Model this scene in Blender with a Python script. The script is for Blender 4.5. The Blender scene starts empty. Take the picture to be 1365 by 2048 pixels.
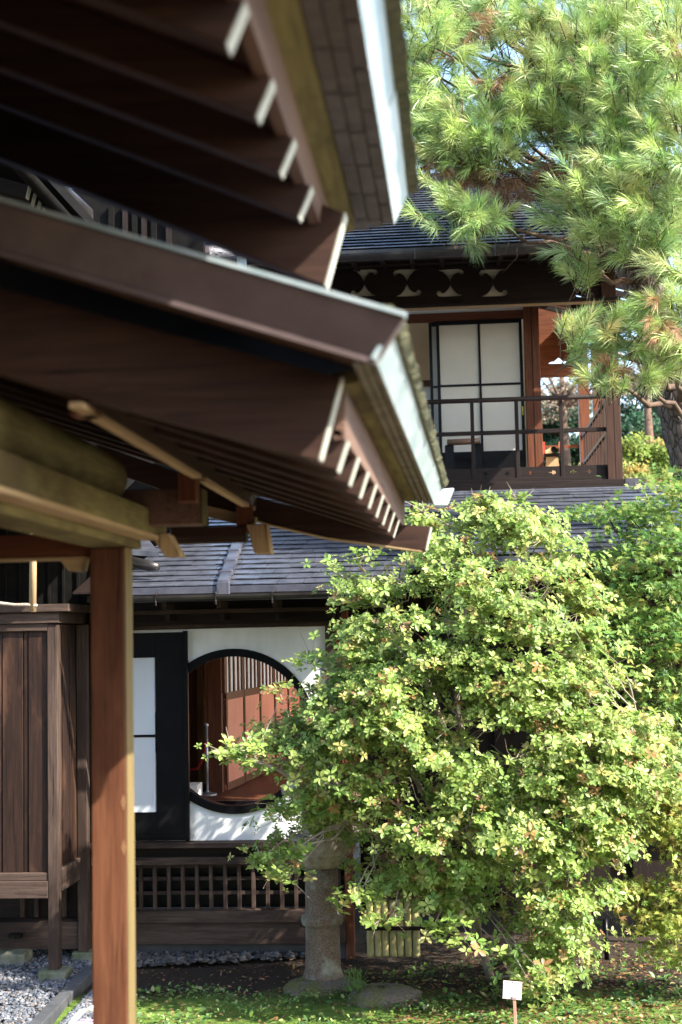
import bpy, math, random
import numpy as np
from mathutils import Vector, Matrix
from mathutils.geometry import tessellate_polygon

# ------------------------------------------------------------------ camera, sky, sun, exposure
S = bpy.context.scene
COL = S.collection
EYE = 2.72
FPX = 50 / 36 * 2048
C0 = np.array([0, 0, EYE])
_yaw, _pit, _rho = math.radians(4.6), math.radians(4.9), .021
_h = np.array([-math.sin(_yaw), math.cos(_yaw), 0]); _r = np.array([math.cos(_yaw), math.sin(_yaw), 0]); _z = np.array([0, 0, 1.])
_f = _h * math.cos(_pit) + _z * math.sin(_pit); _u = _z * math.cos(_pit) - _h * math.sin(_pit)
_R = _r * math.cos(_rho) - _u * math.sin(_rho); _U = _u * math.cos(_rho) + _r * math.sin(_rho)
cam = bpy.data.cameras.new('camera'); camo = bpy.data.objects.new('camera', cam); COL.objects.link(camo)
cam.lens = 50; cam.sensor_width = 36; cam.sensor_fit = 'AUTO'; cam.clip_start = .05; cam.clip_end = 2000
m = Matrix.Identity(4)
for i in range(3):
    m[i][0] = _R[i]; m[i][1] = _U[i]; m[i][2] = -_f[i]; m[i][3] = C0[i]
camo.matrix_world = m
cam.dof.use_dof = True; cam.dof.focus_distance = 11.2; cam.dof.aperture_fstop = 2.3
S.camera = camo
S.render.resolution_x = 682; S.render.resolution_y = 1024

SUN = Vector((.68, -.345, .643)).normalized()          # towards the sun
w = bpy.data.worlds.new('World'); S.world = w; w.use_nodes = True
nt = w.node_tree; bg = nt.nodes['Background']
sky = nt.nodes.new('ShaderNodeTexSky'); sky.sky_type = 'NISHITA'; sky.sun_disc = False
sky.sun_elevation = math.asin(SUN.z); sky.sun_rotation = math.atan2(SUN.x, SUN.y)
sky.air_density = 1.0; sky.dust_density = 1.2
nt.links.new(sky.outputs[0], bg.inputs[0]); bg.inputs[1].default_value = .15
sl = bpy.data.lights.new('sun', 'SUN'); slo = bpy.data.objects.new('sun', sl); COL.objects.link(slo)
sl.energy = 4.0; sl.angle = math.radians(.55); sl.color = (1, .95, .86)
slo.rotation_euler = SUN.to_track_quat('Z', 'Y').to_euler(); slo.location = (20, -10, 30)
S.view_settings.view_transform = 'Standard'; S.view_settings.look = 'None'
S.view_settings.exposure = 2.05; S.view_settings.gamma = 1
S.render.engine = 'CYCLES'
S.cycles.use_denoising = True; S.cycles.max_bounces = 8; S.cycles.transparent_max_bounces = 12
S.cycles.diffuse_bounces = 5; S.cycles.sample_clamp_indirect = 6; S.cycles.use_adaptive_sampling = True
S.cycles.adaptive_threshold = .015

# ------------------------------------------------------------------ measuring helpers (photo pixel -> world point)
def ray(px, py): return _f + _R * (px - 682.5) / FPX + _U * (1024 - py) / FPX
def at(px, py, Y): d = ray(px, py); return C0 + d * (Y / d[1])
def atz(px, py, Z): d = ray(px, py); return C0 + d * ((Z - EYE) / d[2])
def pj(p):
    q = np.asarray(p) - C0; ww = q @ _f
    return np.stack([682.5 + FPX * (q @ _R) / ww, 1024 - FPX * (q @ _U) / ww], -1)
rng = np.random.default_rng(7); random.seed(7)

# ------------------------------------------------------------------ materials
def mat_new(name):
    m_ = bpy.data.materials.new(name); m_.use_nodes = True
    return m_, m_.node_tree, m_.node_tree.nodes['Principled BSDF']
def _ramp(t, fac, stops):
    r = t.nodes.new('ShaderNodeValToRGB'); e = r.color_ramp.elements
    while len(e) < len(stops): e.new(.5)
    for el, (p, c) in zip(e, stops): el.position = p; el.color = (*c, 1)
    t.links.new(fac, r.inputs[0]); return r.outputs[0]
def _noise(t, scale, sx=(1, 1, 1), detail=6, rough=.6, dist=0):
    tc = t.nodes.new('ShaderNodeTexCoord'); mp = t.nodes.new('ShaderNodeMapping'); mp.inputs['Scale'].default_value = sx
    n = t.nodes.new('ShaderNodeTexNoise'); n.inputs['Scale'].default_value = scale
    n.inputs['Detail'].default_value = detail; n.inputs['Roughness'].default_value = rough; n.inputs['Distortion'].default_value = dist
    t.links.new(tc.outputs['Object'], mp.inputs[0]); t.links.new(mp.outputs[0], n.inputs[0]); return n.outputs[0]
def _mix(t, fac, a, b):
    x = t.nodes.new('ShaderNodeMix'); x.data_type = 'RGBA'
    t.links.new(fac, x.inputs[0])
    for s, v in ((6, a), (7, b)):
        if isinstance(v, tuple): x.inputs[s].default_value = (*v, 1)
        else: t.links.new(v, x.inputs[s])
    return x.outputs[2]
def _bump(t, b, h, strength, dist=.01):
    n = t.nodes.new('ShaderNodeBump'); n.inputs['Strength'].default_value = strength; n.inputs['Distance'].default_value = dist
    t.links.new(h, n.inputs['Height']); t.links.new(n.outputs[0], b.inputs['Normal'])
def wood(name, c1, c2, axis='x', stain=None, rough=.6, grain=45, bump=.35, stain_amt=(.45, .62), spec=.22):
    m_, t, b = mat_new(name)
    k = {'x': (.06, 1, 1), 'y': (1, .06, 1), 'z': (1, 1, .06)}[axis]
    n = _noise(t, grain, k, 8, .65, .6)
    col = _ramp(t, n, [(.3, c1), (.7, c2)])
    if stain:
        n2 = _noise(t, 3.2, {'x': (.35, 1, 1), 'y': (1, .35, 1), 'z': (1, 1, .25)}[axis], 5, .65)
        col = _mix(t, _ramp(t, n2, [(stain_amt[0], (0, 0, 0)), (stain_amt[1], (1, 1, 1))]), col, stain)
    kk = tuple(.012 if v < 1 else 1 for v in k)
    cr = _ramp(t, _noise(t, 26, kk, 2, .5), [(.488, (1, 1, 1)), (.5, (.22, .2, .18)), (.512, (1, 1, 1))])
    gate = _ramp(t, _noise(t, 5, tuple(v if v == 1 else .3 for v in k), 3, .5), [(.48, (1, 1, 1)), (.56, (0, 0, 0))])
    mul = t.nodes.new('ShaderNodeMix'); mul.data_type = 'RGBA'; mul.blend_type = 'MULTIPLY'; mul.inputs[0].default_value = 1
    t.links.new(col, mul.inputs[6]); t.links.new(_mix(t, gate, cr, (1., 1., 1.)), mul.inputs[7]); col = mul.outputs[2]
    t.links.new(col, b.inputs['Base Color']); b.inputs['Roughness'].default_value = rough
    b.inputs['Specular IOR Level'].default_value = spec
    _bump(t, b, n, bump, .006); return m_
def plain(name, c, c2=None, rough=.6, scale=8, metal=0, bump=0, spec=.5, sx=(1, 1, 1), lo=.35, hi=.65):
    m_, t, b = mat_new(name)
    n = _noise(t, scale, sx, 6, .6)
    t.links.new(_ramp(t, n, [(lo, c), (hi, c2 or tuple(x * .85 for x in c))]), b.inputs['Base Color'])
    b.inputs['Roughness'].default_value = rough; b.inputs['Metallic'].default_value = metal; b.inputs['Specular IOR Level'].default_value = spec
    if bump: _bump(t, b, n, bump, .01)
    return m_
def foliage_mat(name, trans=.35, rough=.42, spec=.4):
    m_, t, b = mat_new(name)
    a = t.nodes.new('ShaderNodeAttribute'); a.attribute_name = 'col'
    t.links.new(a.outputs['Color'], b.inputs['Base Color']); b.inputs['Roughness'].default_value = rough; b.inputs['Specular IOR Level'].default_value = spec
    tr = t.nodes.new('ShaderNodeBsdfTranslucent'); t.links.new(a.outputs['Color'], tr.inputs[0])
    mx = t.nodes.new('ShaderNodeMixShader'); mx.inputs[0].default_value = trans
    out = t.nodes['Material Output']
    t.links.new(b.outputs[0], mx.inputs[1]); t.links.new(tr.outputs[0], mx.inputs[2]); t.links.new(mx.outputs[0], out.inputs[0])
    return m_

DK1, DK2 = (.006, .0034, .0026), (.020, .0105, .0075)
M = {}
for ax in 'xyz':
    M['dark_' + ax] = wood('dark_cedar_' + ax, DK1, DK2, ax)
    M['porch_' + ax] = wood('porch_cedar_' + ax, (.022, .010, .0065), (.062, .030, .020), ax, stain=(.018, .010, .008), stain_amt=(.5, .75))
    M['red_' + ax] = wood('red_cedar_' + ax, (.075, .024, .012), (.16, .055, .024), ax, rough=.55)
    M['grey_' + ax] = wood('weathered_cedar_' + ax, (.034, .021, .016), (.10, .064, .047), ax, stain=(.03, .018, .013), rough=.75)
    M['olive_' + ax] = wood('mossy_timber_' + ax, (.12, .098, .034), (.23, .195, .075), ax, stain=(.075, .055, .022), rough=.8)
    M['tan_' + ax] = wood('bare_timber_' + ax, (.30, .20, .10), (.46, .33, .18), ax, rough=.7)
    M['plank_' + ax] = wood('old_plank_' + ax, (.009, .0045, .003), (.034, .016, .010), ax, stain=(.115, .055, .03), rough=.55, stain_amt=(.50, .72), grain=30)
M['post'] = wood('orange_brown_post', (.092, .033, .017), (.165, .068, .034), 'z', stain=(.06, .022, .012), rough=.5, grain=38)
M['post_side'] = wood('weathered_post_side', (.11, .078, .03), (.19, .135, .055), 'z', rough=.7)
M['soffit'] = wood('soffit_board', (.085, .046, .032), (.165, .10, .07), 'y', rough=.75, grain=14)
M['end_paint'] = plain('white_end_paint', (.50, .50, .42), (.38, .385, .31), .7, 30)
M['end_olive'] = plain('old_end_paint', (.55, .55, .40), (.42, .43, .30), .7, 20)
M['verdigris'] = plain('verdigris_copper', (.31, .39, .40), (.47, .53, .54), .42, 9, .25, sx=(1, .4, 1))
M['brown_copper'] = plain('brown_copper_sheet', (.11, .076, .074), (.17, .125, .118), .45, 5, .3)
M['moss_edge'] = plain('mossy_bark', (.055, .06, .03), (.13, .125, .06), .95, 30, bump=.8)
M['bark_under'] = plain('bark_layer', (.13, .115, .075), (.22, .195, .135), .9, 12)
M['bark_shaded'] = plain('shaded_bark_layer', (.070, .056, .050), (.125, .105, .092), .9, 12)  # darker bark copy, the upper eave's shade put into the colour
M['shade_black'] = plain('shade_black_board', (.004, .0035, .003), (.008, .007, .006), .8, 10, spec=.1)  # near-black colour stands in for the shade on the rear wing
M['post_brown'] = wood('brown_post', (.022, .010, .006), (.065, .029, .017), 'z', rough=.6)
M['bamboo_brown'] = plain('smoked_bamboo', (.20, .11, .06), (.12, .065, .035), .4, 5)
M['plug'] = plain('timber_plug', (.24, .12, .055), (.20, .095, .042), .6, 20)
M['dark_seam'] = plain('dark_seam', (.012, .011, .009), None, .9)
M['tile'] = plain('grey_copper_shingle', (.052, .055, .068), (.108, .113, .136), .38, 6, .35, sx=(1.4, 1, 1), spec=.6)
M['tile_dark'] = plain('dark_copper_sheet', (.05, .05, .062), (.10, .098, .115), .4, 5, .4)
M['gutter'] = plain('dark_bronze_gutter', (.040, .034, .032), (.075, .065, .06), .38, 4, .6)
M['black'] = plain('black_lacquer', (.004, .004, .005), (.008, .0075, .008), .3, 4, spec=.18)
M['plaster'] = plain('white_plaster', (.84, .83, .81), (.73, .72, .69), .9, 5, sx=(1, 1, .3), bump=.05)
M['cream'] = plain('cream_plaster', (.62, .58, .47), (.56, .52, .41), .9, 3)
M['tan_wall'] = plain('tan_paper_wall', (.72, .50, .28), (.66, .45, .25), .85, 3)
M['steel'] = plain('galvanised_steel', (.55, .56, .58), (.45, .46, .48), .35, 8, .8)
M['white_steel'] = plain('pale_hook_paint', (.72, .72, .74), None, .4)
M['stone'] = plain('weathered_lantern_stone', (.15, .105, .08), (.34, .29, .235), .9, 9, bump=.7)
M['foot_stone'] = plain('mossy_foot_stone', (.06, .075, .03), (.17, .165, .13), .9, 6, bump=.5)
M['plinth'] = plain('dark_plinth_stone', (.035, .038, .042), (.07, .07, .072), .8, 4, bump=.3)
M['iron'] = plain('dark_iron_plate', (.045, .042, .05), (.075, .07, .08), .5, 14, .4)
M['bamboo'] = plain('bamboo', (.42, .36, .16), (.28, .27, .11), .45, 5, sx=(1, 1, .4))
M['red_cord'] = plain('red_cord', (.45, .02, .02), None, .7)
M['pink_panel'] = plain('salmon_door_panel', (.72, .27, .17), (.62, .21, .13), .6, 3)
M['red_lacquer'] = plain('red_lacquer', (.42, .05, .03), (.30, .03, .02), .45, 3)
M['web'] = plain('pale_silk', (.8, .8, .82), None, .5)
M['yellow'] = plain('brass_pull', (.65, .48, .06), None, .35)
M['bark'] = plain('pine_bark', (.045, .032, .026), (.17, .115, .09), .95, 16, bump=1.0, sx=(1, 1, .5))
M['twig'] = plain('grey_twig', (.20, .15, .11), (.40, .33, .26), .85, 14)
M['dark_twig'] = plain('dark_twig', (.06, .035, .022), (.13, .075, .045), .9, 14)
M['leaf'] = foliage_mat('shrub_leaf', .45, .42, .4)
M['needle'] = foliage_mat('pine_needle', .18, .36, .65)
M['maple'] = foliage_mat('maple_leaf', .42, .5, .3)
M['weed'] = foliage_mat('weed_leaf', .3, .4, .45)

def glass_mat():
    m_, t, b = mat_new('frosted_paper')
    b.inputs['Base Color'].default_value = (.80, .83, .86, 1); b.inputs['Roughness'].default_value = .55
    tr = t.nodes.new('ShaderNodeBsdfTransparent'); mx = t.nodes.new('ShaderNodeMixShader'); mx.inputs[0].default_value = .30
    t.links.new(b.outputs[0], mx.inputs[1]); t.links.new(tr.outputs[0], mx.inputs[2]); t.links.new(mx.outputs[0], t.nodes['Material Output'].inputs[0])
    return m_
M['frost'] = glass_mat()
M['shoji'] = plain('shoji_glass_paper', (.60, .57, .49), (.54, .51, .44), .5, 2)

def ground_mat():
    m_, t, b = mat_new('garden_soil_and_moss')
    tc = t.nodes.new('ShaderNodeTexCoord'); sp = t.nodes.new('ShaderNodeSeparateXYZ'); t.links.new(tc.outputs['Object'], sp.inputs[0])
    n1 = _noise(t, 1.6, detail=8, rough=.65); n2 = _noise(t, 40, detail=6); n3 = _noise(t, 9, detail=8)
    soil = _ramp(t, n2, [(.3, (.018, .012, .008)), (.7, (.06, .042, .03))])
    moss = _ramp(t, n3, [(.3, (.045, .085, .016)), (.55, (.11, .175, .03)), (.75, (.19, .19, .055))])
    a = t.nodes.new('ShaderNodeMath'); a.operation = 'MULTIPLY_ADD'; a.inputs[1].default_value = 1.5; t.links.new(n1, a.inputs[0]); t.links.new(sp.outputs[1], a.inputs[2])
    mr = t.nodes.new('ShaderNodeMapRange'); mr.inputs[1].default_value = 11.55; mr.inputs[2].default_value = 12.0; mr.inputs[3].default_value = 0; mr.inputs[4].default_value = 1
    t.links.new(a.outputs[0], mr.inputs[0])
    c0 = _mix(t, mr.outputs[0], moss, soil)
    grav = _ramp(t, n2, [(.3, (.085, .066, .05)), (.7, (.15, .12, .095))])
    r2 = t.nodes.new('ShaderNodeMapRange'); r2.inputs[1].default_value = 9.35; r2.inputs[2].default_value = 9.2; t.links.new(sp.outputs[1], r2.inputs[0])
    r3 = t.nodes.new('ShaderNodeMapRange'); r3.inputs[1].default_value = 15; r3.inputs[2].default_value = 17; t.links.new(sp.outputs[1], r3.inputs[0])
    mx_ = t.nodes.new('ShaderNodeMath'); mx_.operation = 'MAXIMUM'; t.links.new(r2.outputs[0], mx_.inputs[0]); t.links.new(r3.outputs[0], mx_.inputs[1])
    t.links.new(_mix(t, mx_.outputs[0], c0, grav), b.inputs['Base Color']); b.inputs['Roughness'].default_value = .95; b.inputs['Specular IOR Level'].default_value = .15
    _bump(t, b, n2, .9, .02); return m_
M['ground'] = ground_mat()

# ------------------------------------------------------------------ mesh helpers
ORG = {}
def empty(name, loc, label, cat, group=None):
    o = bpy.data.objects.new(name, None); COL.objects.link(o); o.location = loc; o.empty_display_size = .1
    ORG[o.name] = np.array(loc, float); tag(o, label, cat, group); return o
def tag(o, label=None, cat=None, group=None, kind=None):
    if label: o['label'] = label
    if cat: o['category'] = cat
    if group: o['group'] = group
    if kind: o['kind'] = kind
    return o
def _link(name, me, mat, parent, o0):
    o = bpy.data.objects.new(name, me); COL.objects.link(o); me.materials.append(mat)
    if parent: o.parent = parent
    else: o.location = o0
    ORG[o.name] = o0; return o
class MB:
    def __init__(s): s.v = []; s.f = []
    def add(s, vs, fs):
        k = len(s.v); s.v += [tuple(map(float, p)) for p in vs]; s.f += [tuple(i + k for i in f) for f in fs]; return s
    def bx(s, x0, x1, y0, y1, z0, z1):
        return s.add([(x0, y0, z0), (x1, y0, z0), (x1, y1, z0), (x0, y1, z0), (x0, y0, z1), (x1, y0, z1), (x1, y1, z1), (x0, y1, z1)],
                     [(0, 3, 2, 1), (4, 5, 6, 7), (0, 1, 5, 4), (1, 2, 6, 5), (2, 3, 7, 6), (3, 0, 4, 7)])
    def beam(s, p, q, wd, ht, up=(0, 0, 1)):
        p = np.array(p, float); q = np.array(q, float); d = (q - p) / np.linalg.norm(q - p)
        a = np.cross(d, up); a /= np.linalg.norm(a); b = np.cross(a, d)
        vs = [e + a * i * wd / 2 + b * j * ht / 2 for e in (p, q) for i, j in ((-1, -1), (1, -1), (1, 1), (-1, 1))]
        return s.add(vs, [(0, 1, 2, 3), (7, 6, 5, 4), (0, 4, 5, 1), (1, 5, 6, 2), (2, 6, 7, 3), (3, 7, 4, 0)])
    def tube(s, pts, rad, n=8, cap=True):
        pts = np.array(pts, float); N = len(pts)
        rad = np.broadcast_to(np.array(rad, float), (N,))
        t = np.gradient(pts, axis=0); t /= np.linalg.norm(t, axis=1)[:, None] + 1e-9
        ref = np.array([0, 0, 1.]) if abs(t[0][2]) < .8 else np.array([1., 0, 0])
        vs = []
        for i in range(N):
            a = np.cross(t[i], ref); a /= np.linalg.norm(a) + 1e-9; b = np.cross(a, t[i])
            for k in range(n):
                th = 2 * math.pi * k / n; vs.append(pts[i] + rad[i] * (a * math.cos(th) + b * math.sin(th)))
        fs = [(i * n + k, i * n + (k + 1) % n, (i + 1) * n + (k + 1) % n, (i + 1) * n + k) for i in range(N - 1) for k in range(n)]
        if cap: fs += [tuple(range(n))[::-1], tuple((N - 1) * n + k for k in range(n))]
        return s.add(vs, fs)
    def lathe(s, prof, c, n=24):
        vs = [(c[0] + r * math.cos(2 * math.pi * k / n), c[1] + r * math.sin(2 * math.pi * k / n), c[2] + z) for r, z in prof for k in range(n)]
        N = len(prof)
        fs = [(i * n + k, i * n + (k + 1) % n, (i + 1) * n + (k + 1) % n, (i + 1) * n + k) for i in range(N - 1) for k in range(n)]
        fs += [tuple(range(n))[::-1], tuple((N - 1) * n + k for k in range(n))]
        return s.add(vs, fs)
    def prism(s, loops, a0, a1, axis='y', shift=None):
        """2-D outline (first loop) with optional holes, extruded from a0 to a1 along an axis"""
        def P(p, a):
            return {'y': (p[0], a, p[1]), 'x': (a, p[0], p[1]), 'z': (p[0], p[1], a)}[axis]
        if not isinstance(loops[0][0], (list, tuple, np.ndarray)): loops = [loops]
        tri = tessellate_polygon([[Vector((p[0], p[1], 0)) for p in l] for l in loops])
        flat = [p for l in loops for p in l]; n = len(flat)
        vs = [P(p, a0) for p in flat] + [P(p, a1) for p in flat]
        if shift: vs = vs[:n] + [tuple(np.array(v) + shift) for v in vs[n:]]
        fs = [tuple(t) for t in tri] + [tuple(i + n for i in t[::-1]) for t in tri]
        k = 0
        for l in loops:
            L = len(l)
            fs += [(k + i, k + (i + 1) % L, n + k + (i + 1) % L, n + k + i) for i in range(L)]; k += L
        return s.add(vs, fs)
    def build(s, name, mat, parent=None, label=None, bevel=0, smooth=False, origin=None):
        o0 = ORG[parent.name] if parent else (np.array(origin, float) if origin is not None else np.mean(np.array(s.v), 0) * [1, 1, 0] + [0, 0, np.array(s.v)[:, 2].min()])
        me = bpy.data.meshes.new(name); me.from_pydata([tuple(np.array(p) - o0) for p in s.v], [], s.f); me.update()
        import bmesh
        b = bmesh.new(); b.from_mesh(me); bmesh.ops.recalc_face_normals(b, faces=b.faces); b.to_mesh(me); b.free()
        if smooth: me.polygons.foreach_set('use_smooth', [True] * len(me.polygons))
        o = _link(name, me, mat, parent, o0)
        if bevel:
            bv = o.modifiers.new('bevel', 'BEVEL'); bv.width = bevel; bv.segments = 2; bv.limit_method = 'ANGLE'; bv.angle_limit = math.radians(40)
        if label: o['label'] = label
        return o
def np_build(name, V, F, mat, parent=None, col=None, origin=None, smooth=False):
    V = np.asarray(V, float); F = np.asarray(F, np.int32)
    o0 = ORG[parent.name] if parent else (np.array(origin, float) if origin is not None else np.array([V[:, 0].mean(), V[:, 1].mean(), V[:, 2].min()]))
    me = bpy.data.meshes.new(name); n, k = F.shape
    me.vertices.add(len(V)); me.vertices.foreach_set('co', (V - o0).ravel())
    me.loops.add(n * k); me.loops.foreach_set('vertex_index', F.ravel())
    me.polygons.add(n); me.polygons.foreach_set('loop_start', np.arange(0, n * k, k)); me.polygons.foreach_set('loop_total', np.full(n, k))
    if smooth: me.polygons.foreach_set('use_smooth', np.ones(n, bool))
    me.update(calc_edges=True)
    if col is not None:
        a = me.attributes.new('col', 'FLOAT_COLOR', 'POINT'); a.data.foreach_set('color', np.c_[col, np.ones(len(col))].ravel())
    return _link(name, me, mat, parent, o0)
def unit(a): return a / (np.linalg.norm(a, axis=-1, keepdims=True) + 1e-9)
def leaf_mesh(P, D, N, L, Wd, droop=.15, fold=.12):
    """pointed leaves, two quads each, folded along the midrib"""
    n = len(P); D = unit(D); Sd = unit(np.cross(N, D)); N = unit(np.cross(D, Sd)); L = L[:, None]; Wd = Wd[:, None]
    b = P; t = P + D * L - N * L * droop
    def pt(a, s_, k): return P + D * L * a + Sd * Wd * k * s_ + N * (Wd * fold - L * droop * a * a)
    V = np.stack([b, pt(.32, 1, .36), pt(.66, 1, .46), t, pt(.66, -1, .46), pt(.32, -1, .36)], 1).reshape(-1, 3)
    i = np.arange(n)[:, None] * 6
    F = np.concatenate([i + [0, 1, 2, 3], i + [0, 3, 4, 5]], 0)
    return V, F
def star_mesh(P, D, N, L):
    """small five-lobed maple leaves as fans of three kites"""
    n = len(P); D = unit(D); Sd = unit(np.cross(N, D)); N = unit(np.cross(D, Sd)); L = L[:, None]
    vs = [P]; 
    for a, r in ((-75, .62), (-42, .38), (-35, .9), (-14, .42), (0, 1.0), (14, .42), (35, .9), (42, .38), (75, .62)):
        a = math.radians(a); vs.append(P + (D * math.cos(a) + Sd * math.sin(a)) * L * r - N * L * .15 * r * r)
    V = np.stack(vs, 1).reshape(-1, 3); i = np.arange(n)[:, None] * 10
    F = np.concatenate([i + [0, 1, 2, 2], i + [0, 2, 3, 4], i + [0, 4, 5, 6], i + [0, 6, 7, 8], i + [0, 8, 9, 9]], 0)
    return V, F
def tri_fix(F):  # degenerate quads -> drop duplicate by nudging to unique triangles
    return F
def inpoly(P, poly):
    x, y = P[:, 0], P[:, 1]; c = np.zeros(len(P), bool); q = poly[-1]
    for p in poly:
        k = ((p[1] > y) != (q[1] > y)) & (x < (q[0] - p[0]) * (y - p[1]) / (q[1] - p[1] + 1e-9) + p[0]); c ^= k; q = p
    return c
def edge_dist(P, poly):
    d = np.full(len(P), 1e9)
    for a, b in zip(poly, poly[1:] + poly[:1]):
        a = np.array(a, float); b = np.array(b, float); ab = b - a
        t = np.clip(((P - a) @ ab) / (ab @ ab), 0, 1)[:, None]; d = np.minimum(d, np.linalg.norm(P - a - t * ab, axis=1))
    return d
def sample_poly(poly, n):
    poly_ = np.array(poly); lo, hi = poly_.min(0), poly_.max(0); out = np.zeros((0, 2))
    while len(out) < n:
        q = rng.uniform(lo, hi, (n * 2, 2)); out = np.vstack([out, q[inpoly(q, poly)]])
    return out[:n]
def wiggle(p, q, n=6, amp=.05):
    t = np.linspace(0, 1, n)[:, None]; pts = np.array(p) * (1 - t) + np.array(q) * t
    pts[1:-1] += rng.normal(0, amp, (n - 2, 3)); return pts
def px_atv(pp, Y):
    return np.array([at(p[0], p[1], y) for p, y in zip(pp, Y)])

# ------------------------------------------------------------------ ground
xs = np.concatenate([[-400, -120, -40], np.linspace(-12, 12, 97), [40, 120, 400]]); ys = np.concatenate([[-60, -20], np.linspace(0, 30, 121), [60, 150, 600]])
gx, gy = np.meshgrid(xs, ys)
gz = .012 * np.sin(gx * 3.1 + gy) + .012 * np.sin(gy * 4.3 - gx * 2) - .012
gz = np.where((abs(gx) > 12) | (gy < 0) | (gy > 30), -.02, gz)
V = np.stack([gx, gy, gz], -1).reshape(-1, 3); a = len(xs)
idx = (np.arange(len(ys) - 1)[:, None] * a + np.arange(a - 1)).ravel()
tag(np_build('ground', V, np.stack([idx, idx + 1, idx + a + 1, idx + a], 1), M['ground'], origin=(0, 0, 0), smooth=True), kind='structure')

# gravel
def stones(name, poly_w, n, rmin, rmax, cols, label):
    P = sample_poly(poly_w, n); r = rng.uniform(rmin, rmax, n)
    base = np.array([(1, 0, 0), (.31, .95, 0), (-.81, .59, 0), (-.81, -.59, 0), (.31, -.95, 0), (.1, .1, .8), (0, 0, -.6), (-.35, .2, .7), (.45, -.3, .62)])
    F0 = np.array([(0, 1, 5), (1, 2, 7), (1, 7, 5), (2, 3, 7), (3, 4, 8), (3, 8, 7), (7, 8, 5), (4, 0, 8), (8, 0, 5), (1, 0, 6), (2, 1, 6), (3, 2, 6), (4, 3, 6), (0, 4, 6)])
    th = rng.uniform(0, 6.28, n); c, s_ = np.cos(th), np.sin(th)
    q = base[None] * (rng.uniform(.65, 1.2, (n, 9, 1))) * r[:, None, None] * np.stack([np.ones(n), rng.uniform(.6, 1, n), rng.uniform(.5, .9, n)], 1)[:, None]
    x = q[..., 0] * c[:, None] - q[..., 1] * s_[:, None]; y = q[..., 0] * s_[:, None] + q[..., 1] * c[:, None]
    V = np.stack([x + P[:, :1], y + P[:, 1:], q[..., 2] + (rng.uniform(0, .035, n))[:, None] + .005], -1).reshape(-1, 3)
    F = (F0[None] + np.arange(n)[:, None, None] * 9).reshape(-1, 3)
    ci = np.array(cols)[rng.integers(0, len(cols), n)] * rng.uniform(.7, 1.25, (n, 1))
    o = np_build(name, V, F, M['gravel'], None, np.repeat(ci, 9, 0), origin=(0, 0, 0)); tag(o, label, 'gravel', kind='stuff'); return o
def gmat():
    m_, t, b = mat_new('gravel_stone'); a_ = t.nodes.new('ShaderNodeAttribute'); a_.attribute_name = 'col'
    t.links.new(a_.outputs['Color'], b.inputs['Base Color']); b.inputs['Roughness'].default_value = .85; return m_
M['gravel'] = gmat()
g = lambda px, py: tuple(atz(px, py, 0)[:2])
GC = [(.12, .127, .14), (.08, .09, .105), (.19, .19, .20), (.145, .125, .11), (.055, .06, .07), (.11, .12, .14)]
ga = [g(-420, 1905), g(182, 1905), g(182, 1958), g(60, 2070), g(-20, 2150), g(-420, 2150)]
stones('gravel', ga, 26000, .012, .030, GC, 'loose grey gravel beside the wooden shutter cabinet')
stones('drip_line_gravel', [g(262, 1902), g(610, 1895), g(610, 1918), g(500, 1925), g(265, 1935)], 900, .02, .045, [(.07, .06, .055), (.11, .095, .085), (.05, .045, .045), (.09, .09, .09)], 'strip of larger grey stones along the foot of the plinth')
stones('side_gravel', [g(120, 2060), g(185, 1990), g(190, 2075)], 2600, .015, .03, GC, 'darker gravel between the edging and the porch post')
stones('courtyard_gravel', [(2.2, 14.2), (5.5, 13.6), (6.5, 20), (2.6, 20)], 2500, .03, .07, [(.42, .40, .40), (.34, .33, .33), (.5, .48, .48)], 'bright pale gravel of the far courtyard behind the shrub')

p0, p1 = atz(182, 1945, .03), atz(70, 2062, .03)
em = empty('stone_edging', (p0[0], p0[1], 0), 'narrow grey stone edging between gravel and soil, running to the porch post', 'edging')
for k in range(3):
    q0 = p0 + (p1 - p0) * (k / 3); q1 = p0 + (p1 - p0) * ((k + .985) / 3)
    MB().beam(q0, q1, .10, .10).build('kerb_stone', M['plinth'], em, bevel=.008)

# ------------------------------------------------------------------ entrance porch (out of focus, near)
def E(z): return EYE + z
por = empty('entrance_porch', (-1.31, 5.3, 0), 'close out-of-focus wooden porch with two tiers of white-tipped rafters on an orange post', 'porch')
MB().bx(-1.388, -1.254, 5.30, 5.42, .16, E(.345)).build('post', M['post'], por, bevel=.006)
MB().bx(-1.2535, -1.2505, 5.302, 5.418, .16, E(.345)).build('post_weathered_side', M['post_side'], por, 'greenish weathered right side of the post')
MB().prism([(-1.62, 0), (-1.0, 0), (-1.05, .16), (-1.57, .16)], 5.1, 5.68).build('footing_stone', M['foot_stone'], por, bevel=.02)
# diamond plugs let into the post
for zc in (-.61, -.775):
    MB().prism([(-1.276, E(zc)), (-1.265, E(zc + .03)), (-1.2555, E(zc)), (-1.265, E(zc - .03))], 5.2985, 5.31).build('timber_plug', M['plug'], por)
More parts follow.
